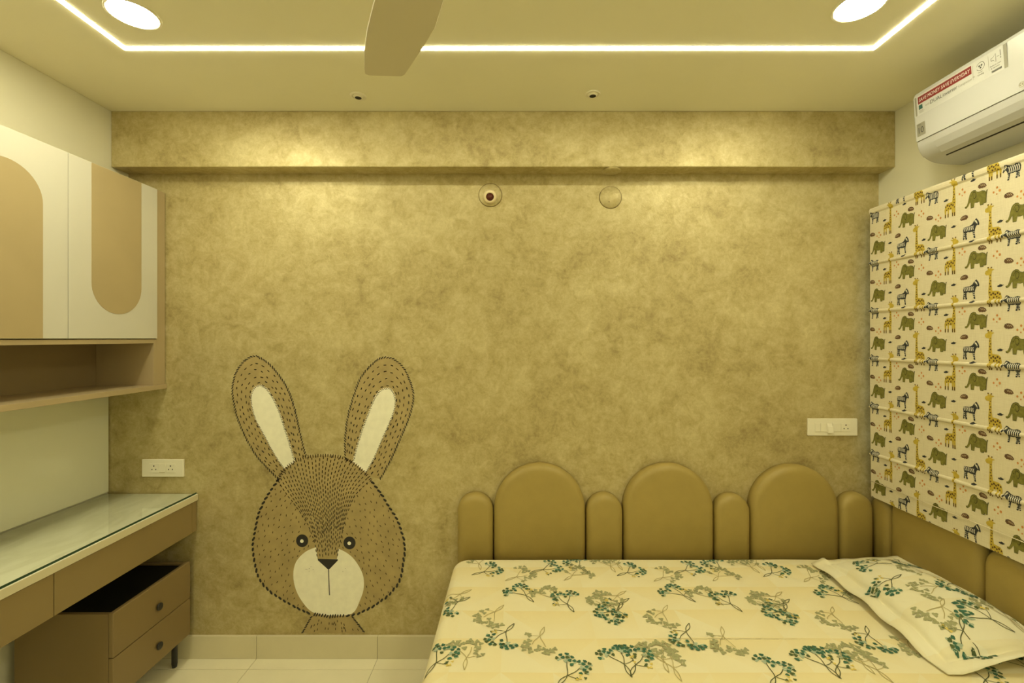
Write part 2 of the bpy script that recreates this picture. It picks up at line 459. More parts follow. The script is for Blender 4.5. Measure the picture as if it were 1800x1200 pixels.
# window behind the blind
w = thing('window_1', (XR + 0.07, 1.62, WZ0), 'white framed window behind the printed blind', kind='structure')
for lo, hi in (((XR + .05, WY0, WZ0), (XR + .10, WY1, WZ0 + .05)), ((XR + .05, WY0, WZ1 - .05), (XR + .10, WY1, WZ1)),
               ((XR + .05, WY0, WZ0 + .05), (XR + .10, WY0 + .05, WZ1 - .05)), ((XR + .05, WY1 - .05, WZ0 + .05), (XR + .10, WY1, WZ1 - .05)),
               ((XR + .05, 1.60, WZ0 + .05), (XR + .10, 1.65, WZ1 - .05))):
    box('frame_bar', lo, hi, M['alu'], w, bevel=0.003)
for a, b in ((WY0 + .05, 1.60), (1.65, WY1 - .05)):
    box('pane', (XR + .073, a, WZ0 + .05), (XR + .078, b, WZ1 - .05), M['pane'], w, bevel=0)

# ------------------------------------------------------------------ lamps
LZ = TOP
LABEL_D = ['bright round ceiling light on the left, above the desk corner', 'bright round ceiling light on the right, beside the air conditioner',
           'bright round ceiling light over the viewer on the desk side', 'bright round ceiling light over the viewer on the bed side']
for i, (x, y) in enumerate(((-1.28, 1.519), (1.117, 1.482), (-1.28, 0.18), (1.117, 0.18))):
    t = thing('ceiling_light', (x, y, LZ), LABEL_D[i], 'ceiling light', 'round ceiling lights')
    V, F = latheg([(0.0685, 0.0), (0.0685, -0.004), (0.074, -0.005), (0.077, -0.003), (0.077, 0.0)], (x, y, LZ), (0, 0, 1), 48, cap=False)
    obj('rim', V, F, M['plastic'], t, smooth=True)
    V, F = latheg([(0.0684, -0.001), (0.0684, -0.004), (0.05, -0.0048), (0.001, -0.005)], (x, y, LZ), (0, 0, 1), 48)
    obj('diffuser', V, F, M['disc'], t)
st = thing('led_strip', (-0.065, 0.85, LZ), 'glowing rectangular light line set into the ceiling', 'strip light')
sx0, sx1, sy0, sy1, sw = -1.462, 1.332, 0.0, 1.70, 0.009
for lo, hi in (((sx0 - sw, sy1 - sw), (sx1 + sw, sy1 + sw)), ((sx0 - sw, sy0 - sw), (sx1 + sw, sy0 + sw)),
               ((sx0 - sw, sy0 + sw), (sx0 + sw, sy1 - sw)), ((sx1 - sw, sy0 + sw), (sx1 + sw, sy1 - sw))):
    box('diffuser', (lo[0], lo[1], LZ - 0.002), (hi[0], hi[1], LZ + 0.004), M['strip'], st, bevel=0)
for i, (x, y) in enumerate(((-0.708, 2.035), (0.338, 2.02))):
    t = thing('spot_downlight', (x, y, LZ), ['small unlit recessed spotlight in ceiling, left of the pair, near fan blade', 'small unlit recessed spotlight in ceiling, right of the pair'][i], 'spotlight', 'small recessed spotlights')
    V, F = latheg([(0.024, 0.0), (0.024, -0.003), (0.029, -0.005), (0.035, -0.003), (0.036, 0.0)], (x, y, LZ), (0, 0, 1), 32, cap=False)
    obj('trim_ring', V, F, M['plastic'], t, smooth=True)
    V, F = latheg([(0.024, -0.0012), (0.0165, -0.009), (0.0145, -0.009)], (x, y, LZ), (0, 0, 1), 28, cap=False)
    obj('reflector', V, F, M['plastic'], t, smooth=True)
    V, F = latheg([(0.016, -0.0005), (0.016, -0.0085), (0.001, -0.006)], (x, y, LZ), (0, 0, 1), 28)
    obj('lens', V, F, M['hole'], t)

# ------------------------------------------------------------------ ceiling fan
fz = H + 0.80; hub = Vector((-0.139, 0.837, 0))
t = thing('ceiling_fan', (hub.x, hub.y, TOP), 'cream ceiling fan with wide tapered blades', 'fan')
V, F = latheg([(0.055, 0.0), (0.06, -0.03), (0.045, -0.065), (0.014, -0.07)], (hub.x, hub.y, TOP), (0, 0, 1), 28, cap=False); obj('canopy', V, F, M['fan'], t, smooth=True)
V, F = latheg([(0.012, -0.06), (0.012, -0.22)], (hub.x, hub.y, TOP), (0, 0, 1), 16); obj('down_rod', V, F, M['fan'], t, smooth=True)
V, F = latheg([(0.02, 0.09), (0.07, 0.08), (0.095, 0.05), (0.10, 0.0), (0.09, -0.035), (0.05, -0.055), (0.001, -0.06)], (hub.x, hub.y, fz), (0, 0, 1), 36); obj('motor', V, F, M['fan'], t, smooth=True)
er = Vector((-0.435, 0.90, 0)).normalized(); es = Vector((er.y, -er.x, 0))
edge_l = [(-.175, .93), (-.268, .95), (-.338, 1.077), (-.387, 1.176), (-.4255, 1.27), (-.452, 1.35), (-.456, 1.368), (-.448, 1.378)]
edge_r = [(-.352, 1.390), (-.341, 1.384), (-.325, 1.36), (-.255, 1.25), (-.210, 1.176), (-.172, 1.077), (-.135, .98), (-.10, .91)]
loc = [((Vector((x, y, 0)) - hub).dot(er), (Vector((x, y, 0)) - hub).dot(es)) for x, y in edge_l + edge_r]
for k in range(3):
    a = -2 * PI * k / 3
    r_ = Vector((er.x * math.cos(a) - er.y * math.sin(a), er.x * math.sin(a) + er.y * math.cos(a), 0)); s_ = Vector((r_.y, -r_.x, 0))
    poly = [(hub.x + r_.x * u + s_.x * v, hub.y + r_.y * u + s_.y * v) for u, v in loc]
    V, F = prismg(poly, 'z', fz - 0.004, fz + 0.004, 0.002)
    V = [Vector((v.x, v.y, v.z + 0.05 * (((v - hub).x * s_.x + (v - hub).y * s_.y)))) for v in V]
    obj('blade', V, F, M['fan'], t)
    V, F = merge([boxg((-0.02, 0.07, -0.004), (0.02, 0.20, 0.004), 0.002)])
    V = [Vector((hub.x + r_.x * v.y + s_.x * v.x, hub.y + r_.y * v.y + s_.y * v.x, fz + v.z)) for v in V]
    obj('blade_bracket', V, F, M['fan'], t)

# ------------------------------------------------------------------ wall cabinet with open shelf
CF = -1.745                                  # door front
cab = thing('wall_cabinet', (-1.89, 1.55, H - 0.25), 'cream wall cabinet with taupe arched door inlays and open shelf below', 'cabinet')
cy0, cy1 = 0.45, 2.212
Z0, Z1, ZT = H - 0.25, H - 0.005, H + 0.722
box('back_panel', (XL + 0.002, cy0, Z0), (XL + 0.012, D - 0.003, ZT), M['dark_inside'], cab, 0)
box('carcass', (XL + 0.013, cy0, Z1), (CF - 0.02, cy1 + 0.02, ZT), M['tan_lam'], cab, 0.001)
box('divider_board', (XL + 0.013, cy0, Z1 - 0.02), (CF - 0.004, cy1 - 0.015, Z1 - 0.001), M['tan_lam'], cab, 0.001)
box('shelf_board', (XL + 0.013, cy0, Z0), (CF + 0.004, D - 0.003, Z0 + 0.022), M['tan_lam'], cab, 0.001)
box('side_panel', (XL + 0.013, cy1 - 0.018, Z0 + 0.022), (CF - 0.004, cy1 - 0.001, Z1 - 0.001), M['tan_lam'], cab, 0.001)
box('filler_strip', (XL + 0.20, cy1 + 0.001, Z0 + 0.022), (CF - 0.006, D - 0.003, ZT), M['tan_lam'], cab, 0.001)
dw = 0.44
def arch(y0, y1, z0, z1, up, n=24):
    """rectangle with one round end: (y, z) outline"""
    r = (y1 - y0) / 2; c = (y0 + y1) / 2
    if up: return [(y0, z0), (y1, z0)] + [(c + r * math.cos(PI * k / n), z1 - r + r * math.sin(PI * k / n)) for k in range(n + 1)]
    return [(y1, z1), (y0, z1)] + [(c - r * math.cos(PI * k / n), z0 + r - r * math.sin(PI * k / n)) for k in range(n + 1)]
for k in range(4):
    y1 = cy1 - k * dw; y0 = y1 - dw
    d = box('door', (CF - 0.018, y0 + 0.0012, Z1 + 0.003), (CF, y1 - 0.0012, ZT), M['white_lam'], cab, 0.001)
    d['label'] = 'cream door with taupe round-ended inlay'
    if k % 2 == 0: poly = arch(y0 + 0.096, y1 - 0.096, Z1 + 0.11, ZT - 0.0015, False)
    else: poly = arch(y0 + 0.096, y1 - 0.096, Z1 + 0.0045, ZT - 0.105, True)
    V, F = prismg(poly, 'x', CF - 0.001, CF + 0.0012); obj('inlay', V, F, M['brown_lam'], d)

# back-painted glass behind the desk
DZ = H - 0.775                               # desk top
box_ = box('glass_backsplash', (XL + 0.001, 0.45, DZ + 0.010), (XL + 0.009, D - 0.004, Z0 - 0.001), M['back_glass'], None, 0.001)
tag(box_, 'pale green glossy glass panel on wall between desk and shelf', 'glass panel')

# ------------------------------------------------------------------ desk
DF = -1.592
dk = thing('wall_desk', (-1.8, 1.4, H - 0.955), 'wall mounted desk with pale marble top and taupe drawer fronts', 'desk')
box('top', (XL + 0.001, 0.45, DZ - 0.032), (DF + 0.004, D - 0.003, DZ), M['marble'], dk, 0.002)
box('top_edge', (DF + 0.0045, 0.45, DZ - 0.030), (DF + 0.006, D - 0.003, DZ - 0.001), M['skirting'], dk, 0.0004)
for a, b in ((0.45, 0.866), (0.868, 1.565), (1.568, 2.232)):
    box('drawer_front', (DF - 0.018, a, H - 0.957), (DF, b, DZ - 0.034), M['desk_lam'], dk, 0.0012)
box('end_filler', (DF - 0.018, 2.234, H - 0.957), (DF - 0.001, D - 0.003, DZ - 0.034), M['desk_lam'], dk, 0.001)
box('drawer_box', (XL + 0.02, 0.47, H - 0.94), (DF - 0.02, 2.235, DZ - 0.034), M['dark_inside'], dk, 0.001)
box('back_rail', (XL + 0.001, 0.45, H - 0.955), (XL + 0.019, D - 0.003, DZ - 0.034), M['desk_lam'], dk, 0.001)
gl = thing('glass_sheet', (-1.8, 1.4, DZ), 'clear green edged glass sheet lying on the desk top', 'glass sheet')
V = [(XL + 0.0105, 0.455, DZ + 0.008), (DF - 0.0022, 0.455, DZ + 0.008), (DF - 0.0022, D - 0.006, DZ + 0.008), (XL + 0.0105, D - 0.006, DZ + 0.008)]
obj('sheet', V, [(0, 1, 2, 3)], M['desk_glass'], gl)
box('polished_edge', (DF - 0.0022, 0.455, DZ + 0.0004), (DF, D - 0.006, DZ + 0.008), M['glass_edge'], gl, 0)

# ------------------------------------------------------------------ drawer unit under the desk
ns = thing('drawer_unit', (-1.79, 2.02, 0), 'low taupe two drawer unit with black knobs under the desk', 'drawer unit')
nx0, nx1, ny0, ny1 = -2.0, -1.604, 1.812, 2.236
nz0, nz1, nzm = H - 1.449, H - 1.10, H - 1.275
box('side_panel', (nx0, ny0, nz0), (nx1 - 0.022, ny0 + 0.016, nz1), M['unit_lam'], ns, 0.001)
box('side_panel', (nx0, ny1 - 0.016, nz0), (nx1 - 0.022, ny1, nz1), M['unit_lam'], ns, 0.001)
box('back_panel', (nx0, ny0 + 0.0165, nz0), (nx0 + 0.012, ny1 - 0.0165, nz1), M['unit_lam'], ns, 0.001)
box('bottom_panel', (nx0 + 0.013, ny0 + 0.0165, nz0), (nx1 - 0.022, ny1 - 0.0165, nz0 + 0.016), M['unit_lam'], ns, 0.001)
box('top_inset', (nx0 + 0.013, ny0 + 0.0165, nz1 - 0.02), (nx1 - 0.0225, ny1 - 0.0165, nz1 - 0.008), M['black_panel'], ns, 0.001)  # flat black panel set just below the rim
for z0, z1, zk in ((nzm + 0.0015, nz1 + 0.004, H - 1.2), (nz0 - 0.002, nzm - 0.0015, H - 1.375)):
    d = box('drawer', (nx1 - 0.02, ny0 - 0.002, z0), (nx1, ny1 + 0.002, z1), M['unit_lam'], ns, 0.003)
    V, F = latheg([(0.007, 0), (0.007, 0.006), (0.0155, 0.007), (0.0165, 0.010), (0.0155, 0.013), (0.012, 0.014), (0.004, 0.0135)], (nx1, 2.035, zk), (1, 0, 0), 24)
    k = obj('knob', V, F, M['black_metal'], d, smooth=True); k['label'] = 'round black knob'
for x in (nx0 + 0.04, nx1 - 0.05):
    for y in (ny0 + 0.035, ny1 - 0.035):
        V, F = latheg([(0.010, 0), (0.013, 0.02), (0.012, nz0 - 0.006), (0.022, nz0 - 0.004), (0.022, nz0 - 0.0005)], (x, y, 0), (0, 0, 1), 16)
        obj('leg', V, F, M['black_metal'], ns, smooth=True)

# ------------------------------------------------------------------ switch plates
def wall_xy(x, y): return ((x - 908) / 352.4, H - (y - 594) / 352.4)     # mural units -> metres on the wall
def plate(label, x0, x1, y0, y1, kind):
    a = wall_xy(x0, y1); b = wall_xy(x1, y0)
    t = thing('socket_plate', ((a[0] + b[0]) / 2, D, a[1]), label, 'socket', 'ivory wall socket plates')
    box('plate', (a[0], D - 0.010, a[1]), (b[0], D, b[1]), M['plastic'], t, 0.003)
    h = b[1] - a[1]; w_ = b[0] - a[0]; cz = (a[1] + b[1]) / 2
    ix0, ix1 = a[0] + 0.19 * w_, b[0] - 0.19 * w_
    if kind == 'two': mods = [('socket', ix0, ix0 + 0.046), ('blank', ix0 + 0.047, ix1 - 0.047), ('socket', ix1 - 0.046, ix1)]
    else:
        ix0, ix1 = a[0] + 0.14 * w_, b[0] - 0.15 * w_
        mods = [('switch', ix0, ix0 + 0.027), ('switch', ix0 + 0.028, ix0 + 0.055), ('rocker', ix0 + 0.056, ix0 + 0.086), ('switch', ix0 + 0.087, ix1 - 0.047), ('socket', ix1 - 0.046, ix1)]
    for k, x0_, x1_ in mods:
        o = box(k + '_module', (x0_, D - 0.0125, cz - 0.25 * h), (x1_, D - 0.0102, cz + 0.25 * h), M['plastic'], t, 0.0006)
        if k == 'socket':
            cx = (x0_ + x1_) / 2
            for dx, dz, r in ((0, 0.011, 0.0032), (-0.0095, -0.006, 0.0027), (0.0095, -0.006, 0.0027)):
                V, F = latheg([(r, 0), (r, 0.0004)], (cx + dx, D - 0.0125, cz + dz), (0, -1, 0), 12); obj('pin_hole', V, F, M['hole'], o)
        if k == 'rocker':
            V, F = prismg([(cz - 0.3 * h, D - 0.0125), (cz - 0.3 * h, D - 0.026), (cz + 0.05 * h, D - 0.020), (cz + 0.22 * h, D - 0.0125)], 'x', x0_ + 0.003, x1_ - 0.003, 0.001)
            V = [Vector((v.x, v.z, v.y)) for v in V]
            obj('lever', V, F, M['plastic'], o)
        if k == 'blank':
            box('catch', ((x0_ + x1_) / 2 - 0.014, D - 0.0145, cz - 0.24 * h), ((x0_ + x1_) / 2 + 0.014, D - 0.0125, cz - 0.2 * h), M['skirting'], o, 0.0003)
plate('ivory double socket plate on wall above the desk', 252, 325, 806, 837, 'two')
plate('wide ivory switch and socket plate on wall above the headboard', 1418, 1505, 735, 765, 'switch')

# ------------------------------------------------------------------ lamp holder and blank cover plates
x, z = wall_xy(862, 343)
t = thing('lamp_holder', (x, D, z), 'ivory bulb holder without a bulb on round wall plate', 'lamp holder')
V, F = latheg([(0.056, 0), (0.057, 0.003), (0.054, 0.006), (0.02, 0.007)], (x, D, z), (0, -1, 0), 40, cap=False); obj('rose_plate', V, F, M['stucco'], t, smooth=True)
V, F = latheg([(0.0575, 0.0), (0.0575, 0.002), (0.0592, 0.002), (0.0592, 0.0)], (x, D, z), (0, -1, 0), 40, cap=False); obj('plate_gap_shade', V, F, M['gap_shade'], t)  # raised ring coloured as the shaded groove at the plate edge
ax = Vector((0, -1, -0.42)).normalized(); ho = (x, D - 0.004, z - 0.006)
V, F = latheg([(0.026, 0.000), (0.032, 0.008), (0.034, 0.018), (0.032, 0.029), (0.026, 0.037), (0.0205, 0.039), (0.019, 0.036), (0.018, 0.020)], ho, ax, 36, cap=False); obj('socket_body', V, F, M['holder'], t, smooth=True)
V, F = latheg([(0.0187, 0.036), (0.017, 0.033), (0.010, 0.032), (0.009, 0.024), (0.001, 0.024)], ho, ax, 28); obj('socket_throat', V, F, M['holder_in'], t, smooth=True)
V, F = latheg([(0.0035, 0.022), (0.0035, 0.030), (0.001, 0.032)], ho, ax, 12); obj('contact_pin', V, F, M['brass'], t, smooth=True)
x, z = wall_xy(1073, 347)
t = thing('blank_cover_plate', (x, D, z), 'round cover plate painted like the back wall', 'cover plate')
V, F = latheg([(0.0535, 0.0), (0.0545, 0.003), (0.052, 0.006), (0.001, 0.0065)], (x, D, z), (0, -1, 0), 48); obj('plate', V, F, M['stucco'], t, smooth=True)
V, F = latheg([(0.0548, 0.0), (0.0548, 0.002), (0.0565, 0.002), (0.0565, 0.0)], (x, D, z), (0, -1, 0), 48, cap=False); obj('plate_gap_shade', V, F, M['gap_shade'], t)  # same dark ring, shade of the edge gap put into its colour
V, F = latheg([(0.0022, 0.0066), (0.002, 0.0071)], (x - 0.008, D, z - 0.024), (0, -1, 0), 10); obj('screw_hole', V, F, M['hole'], t)
V, F = latheg([(0.046, 0.0), (0.046, 0.004), (0.038, 0.009), (0.001, 0.010)], (0.462, 2.215, BEAM_Z), (0, 0, -1), 40)
tag(obj('blank_cover_plate', V, F, M['stucco'], smooth=True), 'round painted cover plate under the beam', 'cover plate')

# ------------------------------------------------------------------ rabbit painted on the wall
def on_wall(x, y, off):
    X, Z = wall_xy(x, y); return Vector((X, D - 0.0006 - off, Z))
ear_lo = [(488,840),(466,818),(448,796),(430,764),(416,728),(409,690),(412,664),(420,646),(434,631),(448,626),(460,630),(478,644),(494,664),(508,688),(518,718),(526,754),(538,802)]
ear_li = [(500,823),(490,810),(478,790),(464,764),(450,738),(443,714),(442.4,694),(448,682),(456,678),(464,680),(472,688),(482,704),(492,728),(502,758),(512,790),(518,812)]
ear_ro = [(607,804),(607,770),(612,730),(622,696),(632,668),(648,646),(664,632),(680,628),(696,633),(712,650),(722,672),(727,694),(724,718),(716,742),(704,770),(686,810),(668,842)]
ear_ri = [(621,812),(630,778),(640,748),(650,722),(660,698),(670,686),(680,683),(686,684),(691,690),(695,704),(692,724),(684,744),(670,776),(656,808),(643,830)]
head = [(488.5,844),(475.4,863),(463.8,882),(455,902.5),(449,929),(444.8,955),(446.3,981),(453.5,1010),(463.8,1028),(484,1045.5),(510.4,1061.5),(536.7,1074.6),(557,1081),(580.4,1083.4),(603.8,1082.8),(630,1077.5),(659,1063),(682.5,1045.5),(701.5,1022),(708.8,990),(711.7,961),(707,937.5),(697,911),(682.5,888),(668,864.6),(652,844)]
crown = [(488.5,844),(500,826),(518,811),(538,803),(553,801),(569,800),(585,801),(605,805),(625,816),(642,831),(652,844)]
muzzle = [(555.6,961),(536.7,969.6),(520.6,987),(515.7,1010.5),(520.6,1036.7),(533.8,1060),(551,1076),(580,1081),(618.4,1078),(633,1054),(639.7,1031),(637.3,1007.5),(624,984),(609.6,971),(595,963.8)]
wl = [(488.5,844),(504,868),(522,891),(542.5,923),(554,955),(558.6,981)]
wr = [(652,844),(636,857),(624,870),(609.6,902.5),(601,937.5),(592,981)]
neck = [(547,1081),(541,1094),(532,1111.7),(641.7,1112.5),(632,1099),(621,1082)]
for L_ in (ear_lo, ear_li, ear_ro, ear_ri): L_[:] = smooth_poly(L_, False, 3)
mz = smooth_poly(muzzle, False, 4) + [(592.5, 982), (558.6, 982)]
hd = smooth_poly(head, False, 3)
rb = thing('rabbit_mural', (-0.94, D - 0.001, H - 1.46), 'painted brown rabbit face with long ears on the back wall', 'mural')
fill = Print(on_wall)
for p in (ear_lo + [(520, 830)], ear_ro + [(630, 830)]): fill.add(p, 'mural_brown', 0.0)
fill.add(hd + smooth_poly(crown, False, 3)[::-1], 'mural_brown', 0.0003); fill.add(neck, 'mural_brown', 0.0)
fill.build('fur_ground', rb)
for p in (ear_li, ear_ri):
    q = Print(on_wall); q.add(p, 'white_paint', 0.0004)
    for (x, y, a) in resample(p, 3.2):                       # feathered rim of the inner ear
        nx, ny = math.sin(a), -math.cos(a); cx = sum(v[0] for v in p) / len(p); cy = sum(v[1] for v in p) / len(p)
        if (x - cx) * nx + (y - cy) * ny < 0: nx, ny = -nx, -ny
        q.add([(x - 1.6 * math.cos(a), y - 1.6 * math.sin(a)), (x + nx * 1.9 , y + ny * 1.9 - 1.2), (x + 1.6 * math.cos(a), y + 1.6 * math.sin(a))], 'white_paint', 0.0005)
    q.build('inner_ear', rb)['label'] = 'cream inner ear'
q = Print(on_wall); q.add(mz, 'white_paint', 0.0005); q.build('muzzle', rb)['label'] = 'cream muzzle'
q = Print(on_wall); q.add([(559, 981.5), (594, 982.3), (594, 984.5), (580, 999), (577.8, 1000.5), (575.5, 999), (559, 984)], 'black_paint', 0.001); q.build('nose', rb)
q = Print(on_wall)
for p in ribbon([(577.8, 998), (578.2, 1015), (578.8, 1030), (579.5, 1045.5)], 1.5): q.add(p, 'black_paint', 0.001)
q.build('mouth_line', rb)
q = Print(on_wall)
for _ in range(9): q.add(circle(R.choice((543, 549, 602, 610)) + R.uniform(-6, 6), R.uniform(994, 1005), 0.45, 6), 'brown_stroke', 0.001)
o = q.build('whisker_dots', rb); o['kind'] = 'stuff'
for cx, cy in ((531.4, 949.8), (614.6, 953.6)):
    q = Print(on_wall); q.add(circle(cx, cy, 10.6, 32, 11.2), 'black_paint', 0.001); e = q.build('eye', rb)
    q = Print(on_wall); q.add(circle(cx - 0.4, cy + 0.6, 3.2, 16), 'white_paint', 0.0015); q.build('eye_glint', e)
q = Print(on_wall)                                            # the outline
def edge_marks(pts, step, L, wdt, tilt, m='black_paint'):
    for x, y, a in resample(pts, step): q.add(dash(x + R.uniform(-.4, .4), y + R.uniform(-.4, .4), a + tilt + R.uniform(-.1, .1), L * R.uniform(.85, 1.15), wdt), m, 0.0012)
edge_marks(hd[:12 * 3], 9.4, 8.6, 3.5, 0.34); edge_marks(hd[14 * 3 + 1:], 9.4, 8.6, 3.5, -0.34)
edge_marks([(553, 1079), (580, 1083), (607, 1081)], 4.6, 7.5, 2.4, 1.9)
edge_marks(ear_lo, 4.8, 6.2, 1.6, 0.62); edge_marks(ear_ro, 4.8, 6.2, 1.6, -0.62)
edge_marks(ear_li, 3.2, 3.6, 0.9, -0.8, 'brown_stroke'); edge_marks(ear_ri, 3.2, 3.6, 0.9, 0.8, 'brown_stroke')
edge_marks(smooth_poly(crown, False, 3), 4.4, 7, 1.4, PI / 2, 'brown_stroke')
edge_marks([(547, 1084), (532, 1111)], 5, 6.0, 2.0, 0.4); edge_marks([(621, 1085), (641, 1111)], 5, 6.0, 2.0, -0.4)
o = q.build('outline_strokes', rb); o['kind'] = 'stuff'; o['label'] = 'black brush mark outline'
q = Print(on_wall)                                            # fur marks
def lerp_line(A, B, t, n=30):
    def at(P, s):
        L = [0]
        for a, b in zip(P[:-1], P[1:]): L.append(L[-1] + math.dist(a, b))
        d = s * L[-1]
        for i in range(len(P) - 1):
            if d <= L[i + 1] + 1e-9:
                u = (d - L[i]) / max(L[i + 1] - L[i], 1e-9); return (P[i][0] + (P[i+1][0] - P[i][0]) * u, P[i][1] + (P[i+1][1] - P[i][1]) * u)
        return P[-1]
    return [tuple(at(A, s / n)[k] * (1 - t) + at(B, s / n)[k] * t for k in (0, 1)) for s in range(n + 1)]
for A, B in ((ear_lo, ear_li), (ear_ro, ear_ri)):
    for j, t_ in enumerate((0.22, 0.45, 0.68, 0.88)):
        pts = lerp_line(A, B, t_)
        for x, y, a in resample(pts, 12.5 if t_ < .8 else 11):
            x += R.uniform(-1.6, 1.6); y += R.uniform(-1.6, 1.6)
            q.add(dash(x, y, a + R.uniform(-.2, .2), R.uniform(4.6, 6.8), R.uniform(1.3, 1.8)), 'black_paint' if R.random() < .55 else 'brown_stroke', 0.0012)
cr = smooth_poly(crown, False, 3)
crn = lerp_line(cr, cr, 0, 28); wls = lerp_line(wl, wl, 0, 24); wrs = lerp_line(wr, wr, 0, 24)
for cidx in range(29):                                        # forehead wedge: columns fanning from the crown to the nose
    t_ = cidx / 28; top = crn[cidx]
    pts = []
    for k in range(25):
        l, r = wls[k], wrs[k]; f = (1 - k / 24) ** 1.3
        bx_, by_ = l[0] + (r[0] - l[0]) * t_, l[1] + (r[1] - l[1]) * t_
        pts.append((bx_ + (top[0] - (488.5 + 163.5 * t_)) * f, by_ + (top[1] - 844) * f))
    ph_ = R.uniform(0, 4.1) + (cidx % 2) * 4.1
    for i, (x, y, a) in enumerate(resample(pts, 8.2)):
        sh_ = ph_; x += math.cos(a) * sh_; y += math.sin(a) * sh_
        if y > 978: continue
        if cidx % 2 and y > R.uniform(905, 950): continue
        if cidx % 4 == 2 and y > R.uniform(950, 972): continue
        q.add(dash(x + R.uniform(-.4, .4), y, a + R.uniform(-.06, .06), R.uniform(5.2, 6.8), 1.4), 'brown_stroke' if R.random() < .6 else 'black_paint', 0.0012)
wedge = wl + wr[::-1]
cnt = 0; placed = []
for _ in range(9000):                                          # cheeks: loose ticks
    x = R.uniform(446, 711); y = R.uniform(846, 1078)
    if not inside((x, y), hd) or inside((x, y), wedge): continue
    if inside((x, y), mz) or math.hypot(x - 531.4, y - 950) < 14 or math.hypot(x - 614.6, y - 953.6) < 14: continue
    if any((x - a) ** 2 + (y - b) ** 2 < 76 for a, b in placed): continue
    if not all(inside((x + dx, y + dy), hd) for dx, dy in ((5, 0), (-5, 0), (0, 5), (0, -5))): continue
    if any(inside((x + dx, y + dy), mz) for dx, dy in ((4, 0), (-4, 0), (0, 4), (0, -4))): continue
    placed.append((x, y))
    side = -1 if x < 577 else 1
    ang = PI / 2 - side * R.uniform(0.0, 0.75)
    q.add(dash(x, y, ang, R.uniform(3.6, 5.4), 1.15), 'brown_stroke', 0.0012)
for k in range(26):
    x = R.uniform(545, 630); y = R.uniform(1089, 1109)
    if inside((x, y), neck): q.add(dash(x, y, PI / 2 - (x - 587) * 0.012, 5, 1.2), 'brown_stroke', 0.0012)
o = q.build('fur_strokes', rb); o['kind'] = 'stuff'; o['label'] = 'dark brown fur ticks'

# ------------------------------------------------------------------ upholstered headboards
def cushion(width, height, thick, P, roll=0.035, n=28):
    """arch-topped padded panel; P maps (across, up, out) to the room"""
    prof = [(0.0, 0.001), (0.0, thick * 0.45)] + [(roll * (1 - math.cos(a)), thick * 0.45 + thick * 0.55 * math.sin(a)) for a in [PI / 2 * k / 8 for k in range(1, 9)]]
    r0 = width / 2; V, F = [], []
    prof += [(min(roll * 1.5, r0 * 0.8), thick * 1.015)]
    for d, out in prof:
        r = max(r0 - d, 0.004)
        ring = [(-r, 0.0), (r, 0.0)] + [(r * math.cos(PI * k / n), height - r0 + r * math.sin(PI * k / n)) for k in range(n + 1)]
        V += [P(a, b, out) for a, b in ring]
    m = n + 3
    for i in range(len(prof) - 1):
        for k in range(m): F.append((i * m + k, i * m + (k + 1) % m, (i + 1) * m + (k + 1) % m, (i + 1) * m + k))
    F.append(tuple((len(prof) - 1) * m + k for k in range(m))); F.append(tuple(range(m))[::-1])
    return V, F
hb = thing('headboard', (0.7, D, 0), 'olive padded headboard of arched panels along the back wall', 'headboard')
zb = 0.16
for x0, x1, zt in ((-0.290, -0.115, H - .762), (-0.111, 0.337, H - .616), (0.341, 0.520, H - .762), (0.524, 0.964, H - .616), (0.968, 1.143, H - .765), (1.147, 1.575, H - .622), (1.579, 1.745, H - .760)):
    c = (x0 + x1) / 2
    V, F = cushion(x1 - x0, zt - zb, 0.062, lambda a, b, o_, c=c: Vector((c + a, D - o_, zb + b)))
    obj('padded_panel', V, F, M['leather'], hb, smooth=True)
hs = thing('headboard', (XR, 1.3, 0), 'olive padded panel row on the right wall under the blind', 'headboard')
for y0, y1, zt in ((2.146, 2.266, H - .77), (1.720, 2.143, H - .622), (1.545, 1.717, H - .765), (1.115, 1.542, H - .622), (0.94, 1.112, H - .765)):
    c = (y0 + y1) / 2
    V, F = cushion(y1 - y0, zt - zb, 0.056, lambda a, b, o_, c=c: Vector((XR - o_, c - a, zb + b)), roll=min(0.035, (y1 - y0) * .4))
    obj('padded_panel', V, F, M['leather'], hs, smooth=True)

# ------------------------------------------------------------------ bed
BT = H - 1.055                                # sheet level
bx0, bx1, by0, by1 = -0.298, 1.742, 0.93, 2.196
bd = thing('bed', (0.72, 1.56, 0), 'low bed with thick mattress pushed into the corner', 'bed')
box('bed_base', (bx0 + 0.03, by0 + 0.03, 0.06), (bx1 - 0.005, by1 - 0.01, 0.27), M['wood'], bd, 0.012)
box('mattress', (bx0 + 0.012, by0 + 0.012, 0.272), (bx1 - 0.006, by1 - 0.006, BT - 0.012), M['sheet_plain'], bd, 0.03)
for x in (bx0 + 0.12, bx1 - 0.12):
    for y in (by0 + 0.12, by1 - 0.12):
        V, F = latheg([(0.02, 0), (0.028, 0.06)], (x, y, 0), (0, 0, 1), 14); obj('leg', V, F, M['black_metal'], bd)
rc, rr = 0.075, 0.04                          # plan corner radius, edge roll
def edge_dist(x, y):
    cx, cy = (bx0 + bx1) / 2, (by0 + by1) / 2; hx, hy = (bx1 - bx0) / 2 - rc, (by1 - by0) / 2 - rc
    dx, dy = abs(x - cx) - hx, abs(y - cy) - hy
    return rc - (math.hypot(max(dx, 0), max(dy, 0)) + min(max(dx, dy), 0))
def swell(x, y):
    s = 0.0022 * math.sin(5.1 * x + 2.3 * y) + 0.0016 * math.sin(9.3 * y - 3.1 * x + 1)
    g = math.exp(-(((x - 1.27) / 0.16) ** 2 + ((y - 2.12) / 0.13) ** 2)); s += 0.018 * g     # sheet pulled up near the pillow
    return s
